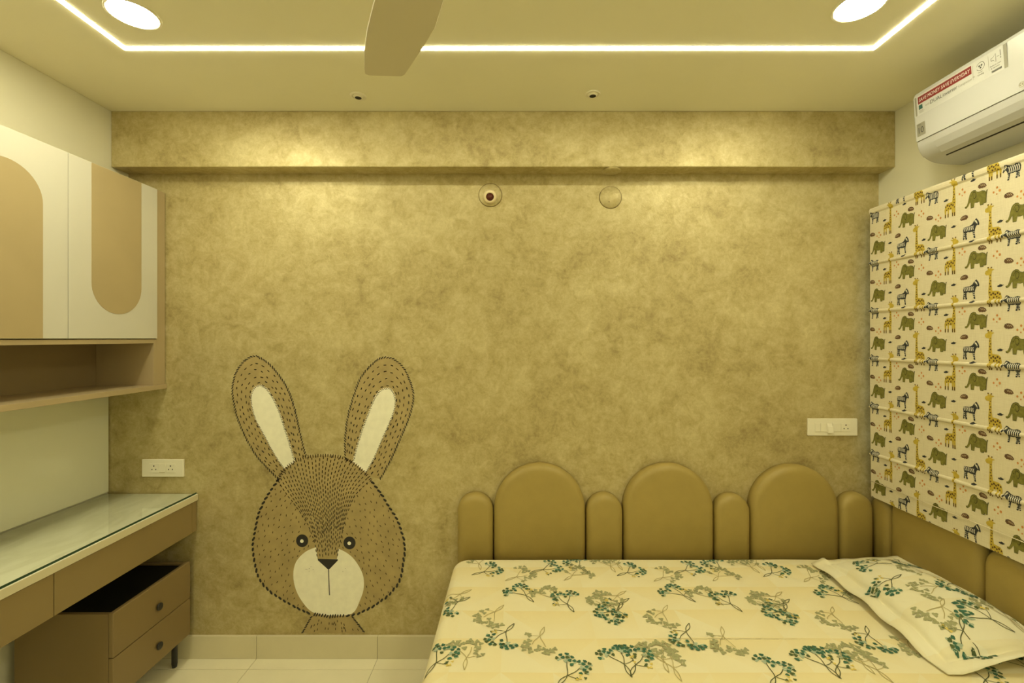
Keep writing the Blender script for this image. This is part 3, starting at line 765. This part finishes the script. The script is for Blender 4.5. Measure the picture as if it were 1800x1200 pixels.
def sheet_z(x, y):
    d = edge_dist(x, y)
    z = BT + swell(x, y) * min(1, max(d, 0) / 0.12)
    if d < rr: z -= rr - math.sqrt(max(0, rr * rr - (rr - max(d, 0)) ** 2))
    return z
V, F, UV = [], [], []
insets = [(0.0, -0.26), (0.004, -0.18), (-0.001, -0.10), (0.0, -0.06)] + [(rr * (1 - math.cos(PI / 2 * k / 9)), None) for k in range(0, 10)] + [(0.05 + 0.029 * k, None) for k in range(0, 20)]
per = []
for cx, cy, a0 in ((bx1 - rc, by1 - rc, 0), (bx0 + rc, by1 - rc, PI / 2), (bx0 + rc, by0 + rc, PI), (bx1 - rc, by0 + rc, 3 * PI / 2)):
    per.append([(cx, cy, a0 + PI / 2 * k / 8) for k in range(9)])
ring_tpl = []
for i in range(4):
    ring_tpl += [('c',) + p for p in per[i]]
    a, b = per[i][-1], per[(i + 1) % 4][0]; nseg = 60 if i % 2 == 0 else 36
    ring_tpl += [('e', a, b, k / nseg) for k in range(1, nseg)]
def ring_pt(tp, d):
    def cpt(c): r = rc - d; return (c[0] + r * math.cos(c[2]), c[1] + r * math.sin(c[2])) if r > 0 else (c[0] + r * (1 if math.cos(c[2]) >= 0 else 1) * math.copysign(1, c[0] - 0.722), c[1] + r * math.copysign(1, c[1] - 1.565))
    if tp[0] == 'c': return cpt(tp[1:])
    a = cpt(tp[1]); b = cpt(tp[2]); return (a[0] + (b[0] - a[0]) * tp[3], a[1] + (b[1] - a[1]) * tp[3])
m = len(ring_tpl)
for d, dz in insets:
    for tp in ring_tpl:
        x, y = ring_pt(tp, d)
        V.append((x, y, BT + dz if dz is not None else sheet_z(x, y))); UV.append((x + 5, y + 5 + (dz or 0)))
for i in range(len(insets) - 1):
    for k in range(m): F.append((i * m + k, i * m + (k + 1) % m, (i + 1) * m + (k + 1) % m, (i + 1) * m + k))
F.append(tuple((len(insets) - 1) * m + k for k in range(m)))
sh = tag(obj('bedsheet', V, F, M['sheet'], smooth=True, uvs=UV, base=True), 'cream fitted bedsheet printed with teal and sage sprigs', 'bedsheet')

# sprig prints: (tail direction angle) stems with two umbels and a small flower spray
def sprig(pr, x, y, ang, size, dark, rnd, flip=1):
    ca, sa = math.cos(ang), math.sin(ang)
    T = lambda u, v: (x + size * (u * flip * ca - v * sa), y + size * (u * flip * sa + v * ca))
    def blob(u, v, r, m, off):
        k0 = rnd.uniform(0, 6.28)
        pr.add([T(u + r * (1 + 0.32 * math.cos(3 * t + k0)) * math.cos(t), v + r * (1 + 0.32 * math.cos(3 * t + k0)) * math.sin(t)) for t in [2 * PI * k / 12 for k in range(12)]], m, off)
    def line(pts, w_, m):
        for p in ribbon([T(*p) for p in smooth_poly(pts, False, 5)], w_ * size): pr.add(p, m, 0.0)
    st_ = 'stem' if dark else 'stem_pale'
    line([(0.02, -0.75), (0.10, -0.45), (0.05, -0.15), (-0.12, 0.12), (-0.22, 0.30)], 0.028, st_)
    line([(0.02, -0.75), (-0.02, -0.48), (0.08, -0.2), (0.20, 0.05), (0.24, 0.28)], 0.026, st_)
    line([(0.08, -0.2), (0.28, -0.18), (0.45, -0.12)], 0.02, st_)
    for (cx, cy, a0) in ((-0.28, 0.34, 0.7), (0.27, 0.36, -0.3)):
        spots = [(0.23, a0 - 0.9 + 0.72 * k) for k in range(6)] + [(0.11, a0 - 0.2 + 1.1 * k) for k in range(3)]
        for k, (rad, a) in enumerate(spots):
            rad *= rnd.uniform(.9, 1.15) * (1 if dark else 1.15); a += rnd.uniform(-.15, .15)
            u, v = cx + rad * math.cos(a), cy + rad * math.sin(a)
            if dark:
                if k % 2 == 1: blob(u + .05, v - .02, 0.07, 'aqua', 0.0)
                col = 'teal' if rnd.random() < .72 else 'leaf_dark'
                for db in (-.75, 0.0, .75):
                    b = a + db + rnd.uniform(-.2, .2); L_ = rnd.uniform(.11, .15)
                    pr.add([T(*p) for p in dash(u + .03 * math.cos(b), v + .03 * math.sin(b), b, L_, L_ * .52)], col, 0.0004)
            else: blob(u, v, rnd.uniform(0.07, 0.09), 'sage', 0.0)
        if dark: blob(cx + .02, cy - .03, 0.075, 'aqua', 0.0)
    for k in range(5):
        u, v = 0.48 + rnd.uniform(-.12, .12), -0.1 + rnd.uniform(-.13, .13)
        if dark: blob(u, v, 0.045, 'leaf_dark' if k % 2 else 'yellow_fl', 0.0004)
        elif k < 3: blob(u, v, 0.07, 'sage', 0.0)
def on_sheet(x, y, off): return None if edge_dist(x, y) < 0.006 else Vector((x, y, sheet_z(x, y) + 0.0016 + off))
pr = Print(on_sheet)
PXT = 0.645                                   # repeat of the print along the bed
dark_l = [(-.135,2.07,-1.0,1),(.135,2.09,-1.1,1),(.29,2.115,.45,-1),(.018,1.882,.7,1),(.205,1.832,.25,-1),(-.245,1.80,2.3,1),(.37,1.755,2.4,-1),(-.04,1.615,2.7,1),(.335,1.49,.3,1),(.165,1.445,-.6,1),(-.26,1.50,-.4,1),(.05,1.27,.5,1),(-.1,1.10,2.1,-1),(.25,1.05,.2,1)]
pale_l = [(-.17,2.15,.1,-1),(0.01,2.03,-.9,1),(.27,2.03,-.9,-1),(.42,2.12,.3,1),(.13,1.865,.5,1),(-.255,1.87,2.1,-1),(-.088,1.735,2.6,1),(.355,1.82,.6,-1),(.085,1.59,2.9,1),(-.175,1.52,.1,1),(.49,1.475,.2,1),(.2,1.25,2.4,1),(-.2,1.22,.6,-1),(.4,1.15,.4,1)]
for rep in range(0, 4):
    for lst, dk_ in ((pale_l, False), (dark_l, True)):
        for i, (x, y, a, f) in enumerate(lst):
            X = x + rep * PXT; yy = y - 0.008 * rep
            if X < bx0 - 0.02 or X > bx1 + 0.02: continue
            sprig(pr, X, yy, a, 0.104, dk_, random.Random(100 * i + dk_), f)
o = pr.build('sprig_print', sh); o['label'] = 'teal and sage sprig print'; o['kind'] = 'stuff'

# ------------------------------------------------------------------ pillow
pcx, pcy, phx, phy = 1.565, 1.755, 0.165, 0.285; FLG = 0.05
def pillow_frame(a, b):
    """a across (-1..1), b along (-1..1); beyond 1 is the flange"""
    def sp(t, h): s = abs(t); return math.copysign(h * min(s, 1) + FLG * max(s - 1, 0) / 0.2, t)
    x = pcx + sp(a, phx); y = pcy + sp(b, phy)
    x += 0.012 * math.sin(2.4 * b) * (1 if a < 0 else 0)
    return x, y
def pillow_mid(a, b):
    z = BT + 0.050 + 0.018 * (a * 0.5 + 0.5) - 0.012 * max(0, b)
    if a < -0.9: z += 0.006 * math.sin(9 * b + 1.0) * min(1, (-a - .9) / .3) + 0.014 * max(0, b - 0.5) - 0.02 * min(1, max(0, -a - 1.0) / .2)
    z -= 0.042 * max(0, min(1.2, -b) - 0.55) / 0.65
    if b < -0.9: z += 0.040 * min(1, max(0, (a + 0.75) / 0.5)) * min(1, (-b - .9) / .3) + 0.005 * math.sin(6.5 * a)
    if max(abs(a), abs(b)) > .97: z -= 0.0065 * max(0, 1 - abs(max(abs(a), abs(b)) - 1.015) / .045)
    z += 0.0022 * math.sin(11 * b + 5 * a) * max(0, 1 - abs(abs(a) - .85) / .35) + 0.002 * math.sin(9 * a - 6 * b) * max(0, abs(b) - .5)
    return max(z, BT + 0.006)
def pillow_th(a, b):
    if abs(a) >= 1 or abs(b) >= 1: return 0.0
    return 0.062 * ((1 - a * a) ** 0.5) * ((1 - b * b) ** 0.45) * (1 + 0.04 * math.sin(5 * a + 3 * b))
def pillow_top(a, b, off=0.0):
    x, y = pillow_frame(a, b); return Vector((min(x, 1.748), y, pillow_mid(a, b) + pillow_th(a, b) + 0.0022 + off))
def pillow_bot(a, b):
    x, y = pillow_frame(a, b); return Vector((min(x, 1.748), y, max(pillow_mid(a, b) - pillow_th(a, b) * 0.85 - 0.001, sheet_z(min(x, 1.70), y) + 0.002)))
ts = [-1.2, -1.13, -1.06, -1.03, -1.015, -1.0, -.985, -.95, -.9] + [-.8 + .1 * k for k in range(17)] + [.9, .95, .985, 1.0, 1.015, 1.03, 1.06, 1.13, 1.2]
V, F, UV = [], [], []
n = len(ts)
for fn in (lambda a, b: pillow_top(a, b, -0.0014), pillow_bot):
    for a in ts:
        for b in ts:
            p = fn(a, b); V.append(p); UV.append((p.x * 1.1 + 3.3, p.y * 1.1 + 7.1))
for i in range(n - 1):
    for k in range(n - 1):
        q_ = (i * n + k, (i + 1) * n + k, (i + 1) * n + k + 1, i * n + k + 1); F.append(q_)
        F.append(tuple(n * n + v for v in q_[::-1]))
bord = [k for k in range(n)] + [i * n + n - 1 for i in range(1, n)] + [(n - 1) * n + k for k in range(n - 2, -1, -1)] + [i * n for i in range(n - 2, 0, -1)]
for i in range(len(bord)):
    a, b = bord[i], bord[(i + 1) % len(bord)]; F.append((a, b, n * n + b, n * n + a))
pl = tag(obj('pillow', V, F, M['pillow'], smooth=True, uvs=UV, base=True), 'cream sprig printed pillow with wide flange on the bed by right wall', 'pillow')
def on_pillow(x, y, off):
    a, b = (x - pcx) / phx, (y - pcy) / phy
    return None if max(abs(a), abs(b)) > 1.12 else pillow_top(a, b, off)
pr = Print(on_pillow)
for i, (x, y, a, f, dk_) in enumerate(((1.50, 1.93, 1.2, 1, True), (1.60, 1.98, .8, 1, False), (1.46, 1.78, 2.0, 1, True), (1.62, 1.84, .6, -1, False), (1.56, 1.70, 1.7, 1, False), (1.66, 1.72, 2.4, 1, True), (1.49, 1.60, 2.2, -1, False),
                                         (1.60, 1.56, .9, 1, True), (1.68, 1.58, .2, 1, False), (1.50, 1.50, 2.6, 1, True), (1.66, 1.95, 2.9, 1, True))):
    sprig(pr, x, y, a, 0.10, dk_, random.Random(i + 50), f)
o = pr.build('sprig_print', pl); o['label'] = 'teal and sage sprig print'; o['kind'] = 'stuff'
pr = None

# ------------------------------------------------------------------ printed roman blind
BX = 1.726
by_a, by_b = 2.222, 1.00
bz0, bz1 = H - 0.772, H + 0.63
rods = [H + 0.362, H + 0.131, H - 0.100, H - 0.331, H - 0.562]
def blind_x(h):
    x = BX
    for r in rods:
        d = abs(h - r)
        if d < 0.008: x -= 0.0075 * math.sqrt(1 - (d / 0.008) ** 2)
    if h > H + 0.6: x -= 0.006 * math.sqrt(max(0, 1 - ((h - H - 0.615) / 0.015) ** 2))
    x += 0.012 * max(0, H - 0.3 - h)
    return x
hs_ = [bz0, bz0 + .02, H - 0.70, H - .69]
for r in rods[::-1]: hs_ += [r - 0.0081] + [r + 0.008 * math.sin(PI / 2 * k / 5) for k in range(-5, 6)] + [r + 0.0081, r + 0.1]
hs_ += [H + .55] + [H + .6 + .0075 * k for k in range(5)]
hs_ = sorted(set(hs_))
bl = thing('roman_blind', (BX, 1.6, bz0), 'cream roman blind printed with elephants, giraffes and zebras over window', 'blind')
V, F = [], []
for h in hs_:
    V += [(blind_x(h), by_a, h), (blind_x(h), by_b, h)]
k = len(hs_)
for h in hs_: V += [(blind_x(h) + 0.004, by_a, h), (blind_x(h) + 0.004, by_b, h)]
for i in range(k - 1):
    F.append((2 * i, 2 * i + 2, 2 * i + 3, 2 * i + 1)); o2 = 2 * k
    F.append((o2 + 2 * i, o2 + 2 * i + 1, o2 + 2 * i + 3, o2 + 2 * i + 2))
    F.append((2 * i, o2 + 2 * i, o2 + 2 * i + 2, 2 * i + 2)); F.append((2 * i + 1, 2 * i + 3, o2 + 2 * i + 3, o2 + 2 * i + 1))
F.append((0, 1, o2 + 1, o2)); F.append((2 * k - 2, o2 + 2 * k - 2, o2 + 2 * k - 1, 2 * k - 1))
fab = obj('fabric', V, F, M['linen'], bl, smooth=False)
for r in rods:
    V, F = tubeg([(BX + 0.0005, by_a - 0.004, r), (BX + 0.0005, by_b + 0.004, r)], 0.0030, 8); obj('rod', V, F, M['plastic'], bl, smooth=True)
box('head_rail', (BX + 0.0045, by_b + 0.005, bz1 - 0.035), (XR - 0.001, by_a - 0.005, bz1 - 0.003), M['plastic'], bl, 0.002)
V, F = tubeg([(BX - 0.0035 + 0.004, by_a - 0.002, H - 0.695), (BX - 0.0035 + 0.004, by_b + 0.002, H - 0.695)], 0.0016, 6); obj('hem_seam', V, F, M['linen'], bl, smooth=True)

cuts = []
for r in rods: cuts += [r - 0.0082, r - 0.0072, r - 0.005, r - 0.002, r + 0.002, r + 0.005, r + 0.0072, r + 0.0082]
cuts += [H + 0.6 + 0.005 * k for k in range(7)]
cuts = sorted(cuts)
def on_blind(y, h, off): return Vector((blind_x(h) - 0.0007 - off, y, h))
ELE = [(0,.17),(.02,.09),(.09,.08),(.16,.17),(.22,.33),(.26,.36),(.265,.12),(.27,.02),(.41,.02),(.42,.14),(.44,.27),(.56,.24),(.655,.27),(.67,.12),(.68,.03),(.81,.03),(.83,.15),(.85,.09),(.94,.10),(.945,.35),(.955,.52),(.975,.70),(1.0,.82),(.965,.80),(.935,.66),(.88,.78),(.76,.84),(.62,.82),(.53,.86),(.48,.97),(.38,1.0),(.28,.93),(.22,.80),(.18,.60),(.14,.38),(.08,.20),(.04,.19)]
ELE_EAR = [(.36,.92),(.46,.90),(.52,.80),(.52,.62),(.46,.48),(.40,.52),(.37,.66),(.34,.80)]
ZEB = [(0,.60),(.05,.55),(.16,.68),(.23,.60),(.28,.47),(.30,.25),(.26,.02),(.36,.02),(.40,.22),(.43,.40),(.58,.38),(.70,.42),(.74,.28),(.70,.03),(.80,.02),(.84,.20),(.86,.05),(.94,.05),(.93,.30),(.98,.5),(1.0,.70),(.95,.86),(.80,.90),(.60,.84),(.42,.88),(.30,.98),(.20,1.0),(.17,.94),(.08,.80)]
ZEB2 = [(0,.70),(.03,.62),(.12,.66),(.20,.60),(.26,.45),(.28,.25),(.24,.02),(.33,.01),(.38,.20),(.41,.36),(.60,.36),(.72,.40),(.78,.26),(.74,.02),(.84,.01),(.88,.2),(.94,.02),(1.0,.03),(.97,.35),(1.0,.52),(.96,.66),(.80,.68),(.60,.68),(.42,.76),(.30,.92),(.18,1.0),(.13,.94),(.05,.84)]
GIR = [(.05,.02),(.12,.0),(.15,.18),(.23,.19),(.24,.02),(.32,.02),(.34,.20),(.53,.19),(.55,.02),(.63,.02),(.65,.19),(.68,.0),(.77,.0),(.77,.25),(.80,.38),(.77,.55),(.75,.79),(.92,.80),(1.0,.845),(.96,.90),(.82,.93),(.84,.99),(.76,1.0),(.72,.94),(.62,1.0),(.56,.985),(.62,.94),(.48,.935),(.44,.92),(.58,.895),(.61,.80),(.60,.55),(.55,.40),(.4,.395),(.2,.385),(.08,.335),(.02,.22)]
GSP = [(.12,.30,.05),(.25,.33,.06),(.38,.30,.055),(.50,.33,.06),(.30,.24,.045),(.47,.23,.05),(.62,.30,.055),(.70,.36,.045),(.69,.44,.04),(.66,.51,.045),(.70,.58,.04),(.65,.65,.04),(.70,.72,.035),(.66,.79,.03),(.17,.21,.04),(.72,.24,.04)]
pr = Print(on_blind)
def stamp(poly, m, cu, cv, w_, h_, flip, off):
    """unit-box polygon -> blind (y grows away from the viewer, so the picture's right is -y)"""
    out = []
    for u, v in poly:
        uu = 1 - u if flip else u
        out.append((cu - (uu - 0.5) * w_, cv + (v - 0.5) * h_))
    hs2 = [p[1] for p in out]; ys2 = [p[0] for p in out]
    if max(hs2) < bz0 or min(hs2) > bz1 or max(ys2) < by_b or min(ys2) > by_a: return
    for ax_, val, gr in ((0, by_a - .001, False), (0, by_b + .001, True), (1, bz0 + .001, True), (1, bz1 - .001, False)):
        out = clip(out, ax_, val, gr)
        if len(out) < 3: return
    lo_, hi_ = min(p[1] for p in out), max(p[1] for p in out)
    cc = [c for c in cuts if lo_ < c < hi_]
    edges = [None] + cc + [None]
    for a, b in zip(edges[:-1], edges[1:]):
        q2 = out
        if a is not None: q2 = clip(q2, 1, a, True)
        if b is not None and len(q2) >= 3: q2 = clip(q2, 1, b, False)
        if len(q2) >= 3: pr.add(q2, m, off)
def elephant(u, v):
    a = (u, v, .082, .063, False)
    stamp([(0.5 + (x - .5) * 1.05, 0.5 + (y - .5) * 1.06) for x, y in ELE], 'elephant_dark', *a, 0.0)
    stamp(ELE, 'elephant', *a, 0.0003); stamp(ELE_EAR, 'elephant_dark', *a, 0.0006)
    stamp([(.425 + (x - .425) * .78, .72 + (y - .72) * .8) for x, y in ELE_EAR], 'elephant', *a, 0.0009)
    stamp(circle(.285, .72, .022, 8), 'elephant_dark', *a, 0.0006)
def zebra(P, u, v, w_, h_, flip):
    a = (u, v, w_, h_, flip)
    stamp(P, 'zebra', *a, 0.0)
    ytop = lambda x: .84 if P is ZEB else .66
    for k in range(6):
        x = .34 + .105 * k; s = .05
        stamp([(x, .46), (x + .045, .45), (x + .03 + s, .62), (x + .015 + s * .3, ytop(x)), (x - .03 + s * .3, ytop(x) - .02), (x - .015 + s, .62)], 'zebra_white', *a, 0.0004)
    for k in range(3): stamp([(.10 + .06 * k, .72 + .06 * k), (.14 + .06 * k, .70 + .05 * k), (.19 + .045 * k, .86 + .03 * k), (.16 + .045 * k, .88 + .03 * k)], 'zebra_white', *a, 0.0004)
    for lx in (.285, .725, .87):
        for ly in (.12, .22, .31): stamp([(lx, ly), (lx + .075, ly + .02), (lx + .075, ly + .05), (lx, ly + .035)], 'zebra_white', *a, 0.0004)
def giraffe(u, v, flip):
    a = (u, v, .060, .146, flip)
    stamp(GIR, 'giraffe', *a, 0.0)
    for x, y, r in GSP: stamp(circle(x, y, r, 7, r * .48), 'giraffe_spot', *a, 0.0004)
    for x in (.08, .28, .59, .725): stamp([(x - .035, .0), (x + .035, .0), (x + .03, .10), (x - .03, .10)], 'giraffe_spot', *a, 0.0004)
    stamp(circle(.80, .985, .05, 7, .018), 'giraffe_spot', *a, 0.0004); stamp(circle(.60, .98, .045, 7, .016), 'giraffe_spot', *a, 0.0004)
MOTH = [(0,.3),(.2,.1),(.45,.12),(.5,0),(.58,.15),(.8,.1),(1,.4),(.95,.75),(.7,.95),(.4,.9),(.15,.7)]
MOUSE = [(0,.35),(.15,.1),(.4,.05),(.65,.1),(.8,.4),(1,.75),(.8,.62),(.6,.85),(.4,.95),(.3,.7),(.12,.6)]
for iu in range(-1, 5):
    for iv in range(-5, 4):
        Y = lambda U: 2.196 - (U + iu * 0.305)
        Z = lambda Vv: H + 0.351 + Vv + iv * 0.2295
        zebra(ZEB, Y(0), Z(0), .060, .058, False)
        zebra(ZEB2, Y(.1635), Z(.062), .062, .074, True)
        giraffe(Y(.085), Z(-.026), False); giraffe(Y(.244), Z(.065), True)
        elephant(Y(.182), Z(-.056)); elephant(Y(.023), Z(.083))
        for U, Vv in ((.296, .150), (.136, .112), (.205, -.016)):
            a = (Y(U), Z(Vv), .032, .022, U > .2)
            stamp(MOTH, 'moth', *a, 0.0); [stamp(dash(.25 + .2 * k, .5 + .06 * k, 1.1, .5, .07), 'linen_tan', *a, .0004) for k in range(3)]; stamp(dash(.75, .7, .4, .22, .1), 'zebra', *a, .0004)
        for U, Vv in ((.064, -.028), (.095, .089), (.1725, .016), (.2685, .066)): stamp(MOUSE, 'zebra', Y(U), Z(Vv), .024, .011, False, 0.0)
        for U, Vv in ((.128, -.016), (.255, -.05), (.028, -.089)):
            for dx, dz, r in ((-.010, -.004, .0042), (.002, .010, .0045), (.011, -.003, .005), (.001, -.013, .003)):
                stamp(circle(.5, .5, .5, 9), 'orange', Y(U + dx), Z(Vv + dz), r * 1.6, r * 2, False, 0.0)
o = pr.build('animal_print', fab); o['label'] = 'olive elephants, yellow giraffes and black striped zebras'; o['kind'] = 'stuff'

# ------------------------------------------------------------------ air conditioner
ay0, ay1 = 0.98, 1.842
ac = thing('air_conditioner', (1.70, 1.41, H + 0.68), 'white split air conditioner with red sticker above the blind', 'air conditioner')
def ac_x(h): return 1.600 + max(0, (0.965 - (h - H))) * 0.075
prof = [(XR - .0005, H + .995), (1.66, H + .995), (1.625, H + .990), (1.608, H + .980), (1.601, H + .966), (ac_x(H + .90), H + .90), (ac_x(H + .79), H + .79)]
def extr(profile, y0, y1, round_end=0.008, inset=0.006):
    """closed (x,z) profile swept along y, the ends drawn in a little"""
    cx = XR; cz = sum(p[1] for p in profile) / len(profile)
    V, F = [], []; m_ = len(profile)
    for y, k in ((y0, 1), (y0 + round_end * .3, .4), (y0 + round_end, 0), (y1 - round_end, 0), (y1 - round_end * .3, .4), (y1, 1)):
        for x, z in profile:
            f = inset * k
            V.append((x + f * (1 if x < XR - .01 else 0), y, z + (f * .5 if z < cz else -f * .5)))
    for i in range(5):
        for k in range(m_): F.append((i * m_ + k, i * m_ + (k + 1) % m_, (i + 1) * m_ + (k + 1) % m_, (i + 1) * m_ + k))
    F.append(tuple(range(m_))[::-1]); F.append(tuple(5 * m_ + k for k in range(m_)))
    return V, F
V, F = extr(prof + [(XR - .0005, H + .79)], ay0, ay1); obj('front_cover', V, F, M['ac'], ac)
low = [(XR - .0005, H + .7875)] + smooth_poly([(1.6165, H + .7875), (1.622, H + .765), (1.634, H + .743), (1.652, H + .724), (1.678, H + .710), (1.715, H + .702), (1.77, H + .699), (XR - .0005, H + .699)], False, 4)
V, F = extr(low, ay0, ay1); obj('lower_body', V, F, M['ac'], ac, smooth=False)
box('cover_seam', (1.618, ay0 + 0.012, H + .7872), (1.75, ay1 - 0.012, H + .7903), M['ac_grey'], ac, 0)
fl_ = [(1.6140, H + .784), (1.6195, H + .764), (1.6315, H + .741), (1.6495, H + .7215), (1.666, H + .7120), (1.670, H + .7165), (1.655, H + .727), (1.637, H + .746), (1.626, H + .767), (1.6205, H + .784)]
V, F = prismg(fl_, 'y', ay0 + 0.06, ay1 - 0.075, 0.0008); obj('air_flap', V, F, M['ac'], ac)
sl = [(1.6672, H + .7100), (1.6705, H + .7085), (1.6735, H + .7120), (1.6685, H + .7145)]
V, F = prismg(sl, 'y', ay0 + 0.06, ay1 - 0.075); obj('outlet_slot', V, F, M['hole'], ac)

def face(y, h, off): return Vector((ac_x(h) - 0.0005 - off, y, h))
def rect(y0, y1, h0, h1): return [(y0, h0), (y0, h1), (y1, h1), (y1, h0)]
st_ = Print(face)
st_.add(rect(1.832, 1.486, H + .886, H + .964), 'sticker', 0.0); lab = st_.build('energy_sticker', ac)
st_ = Print(face)
st_.add(rect(1.829, 1.8215, H + .888, H + .962), 'grey_st', .0004); st_.add(rect(1.497, 1.486, H + .886, H + .964), 'grey_st', .0004)
st_.add(rect(1.815, 1.602, H + .930, H + .958), 'red', .0004)
st_.add(rect(1.813, 1.797, H + .908, H + .925), 'teal_ink', .0004)
for k in range(3): st_.add(rect(1.813, 1.795 - .004 * (k % 2), H + .902 - .004 * k, H + .9035 - .004 * k), 'grey_ink', .0004)
for y in (1.598, 1.545): st_.add(rect(y, y - .0008, H + .905, H + .955), 'grey_ink', .0004)
for p in ribbon([(1.571 + .0135 * math.cos(a), H + .938 + .0135 * math.sin(a)) for a in [0.3 + 5.6 * k / 20 for k in range(21)]], .0014): st_.add(p, 'ink', .0004)
for k in range(3):
    a = 2 * PI * k / 3 + .5; st_.add(circle(1.571 + .0045 * math.cos(a), H + .938 + .0045 * math.sin(a), .0032, 8), 'ink', .0004)
spk = [(1.536, H + .933), (1.536, H + .942), (1.530, H + .942), (1.521, H + .951), (1.521, H + .924), (1.530, H + .933), (1.536, H + .933)]
for p in ribbon(spk, .0013): st_.add(p, 'ink', .0004)
for p in ribbon([(1.517, H + .938), (1.510, H + .938)], .0014): st_.add(p, 'ink', .0004)
for p in ribbon([(1.506, H + .955), (1.506, H + .935)], .0018): st_.add(p, 'ink', .0004)
st_.add(circle(1.506, H + .930, .0018, 8), 'ink', .0004)
for k in range(16): st_.add(rect(1.536 - .002 * k, 1.5348 - .002 * k, H + .893, H + .900), 'ink', .0004)
st_.build('sticker_print', lab)
st_ = Print(face); st_.add(rect(1.829, 1.792, H + .806, H + .856), 'grey_st', 0.0); bdg = st_.build('warranty_badge', ac)

def text_on(s, y, h, size, m, off, parent, shear=0.0, name='lettering', align='LEFT', xscale=1.0, width=None):
    cu = bpy.data.curves.new('text', 'FONT'); cu.body = s; cu.size = size; cu.shear = shear; cu.align_x = align; cu.resolution_u = 3
    to = bpy.data.objects.new('text', cu); C.objects.link(to)
    dg = bpy.context.evaluated_depsgraph_get(); dg.update()
    me = bpy.data.meshes.new_from_object(to.evaluated_get(dg))
    if width: xscale = width / max(v.co.x for v in me.vertices)
    V = [face(y - v.co.x * xscale, h + v.co.y, off) for v in me.vertices]; F = [tuple(p.vertices) for p in me.polygons]
    bpy.data.objects.remove(to); bpy.data.curves.remove(cu); bpy.data.meshes.remove(me)
    return obj(name, V, F, M[m], parent)
text_on('SAVE MONEY SAVE EVERYDAY', 1.811, H + .9375, .0185, 'white_ink', .0009, lab, 0.2, width=0.205)
text_on('with', 1.785, H + .909, .011, 'grey_ink', .0006, lab)
text_on('DUAL', 1.765, H + .907, .0195, 'ink', .0006, lab)
text_on('inverter', 1.712, H + .907, .0195, 'ink', .0006, lab, xscale=.9)
text_on('Compressor\u2122', 1.652, H + .908, .0125, 'grey_ink', .0006, lab, xscale=.8)
text_on('Faster', 1.580, H + .917, .0065, 'ink', .0006, lab); text_on('Cooling', 1.582, H + .909, .0065, 'ink', .0006, lab)
text_on('Reduces noise', 1.541, H + .914, .0062, 'ink', .0006, lab); text_on('& vibration', 1.538, H + .906, .0062, 'ink', .0006, lab)
text_on('10', 1.827, H + .8165, .034, 'ink', .0006, bdg, xscale=.85); text_on('YEARS', 1.826, H + .848, .006, 'ink', .0006, bdg)
st_ = Print(face); st_.add(circle(1.452, H + .809, .0085, 28), 'grey_st', 0.0)
for p in ribbon([(1.452, H + .814), (1.452, H + .805), (1.448, H + .805)], .0012): st_.add(p, 'white_ink', .0004)
for p in ribbon([(1.452 + .0062 * math.cos(a), H + .809 + .0062 * math.sin(a)) for a in [1.4 + 4.6 * k / 14 for k in range(15)]], .001): st_.add(p, 'white_ink', .0004)
st_.add(circle(1.4555, H + .8115, .0011, 8), 'white_ink', .0004)
lg = st_.build('logo_roundel', ac)
text_on('LG', 1.439, H + .8025, .019, 'ink', .0003, ac, name='logo_letters')
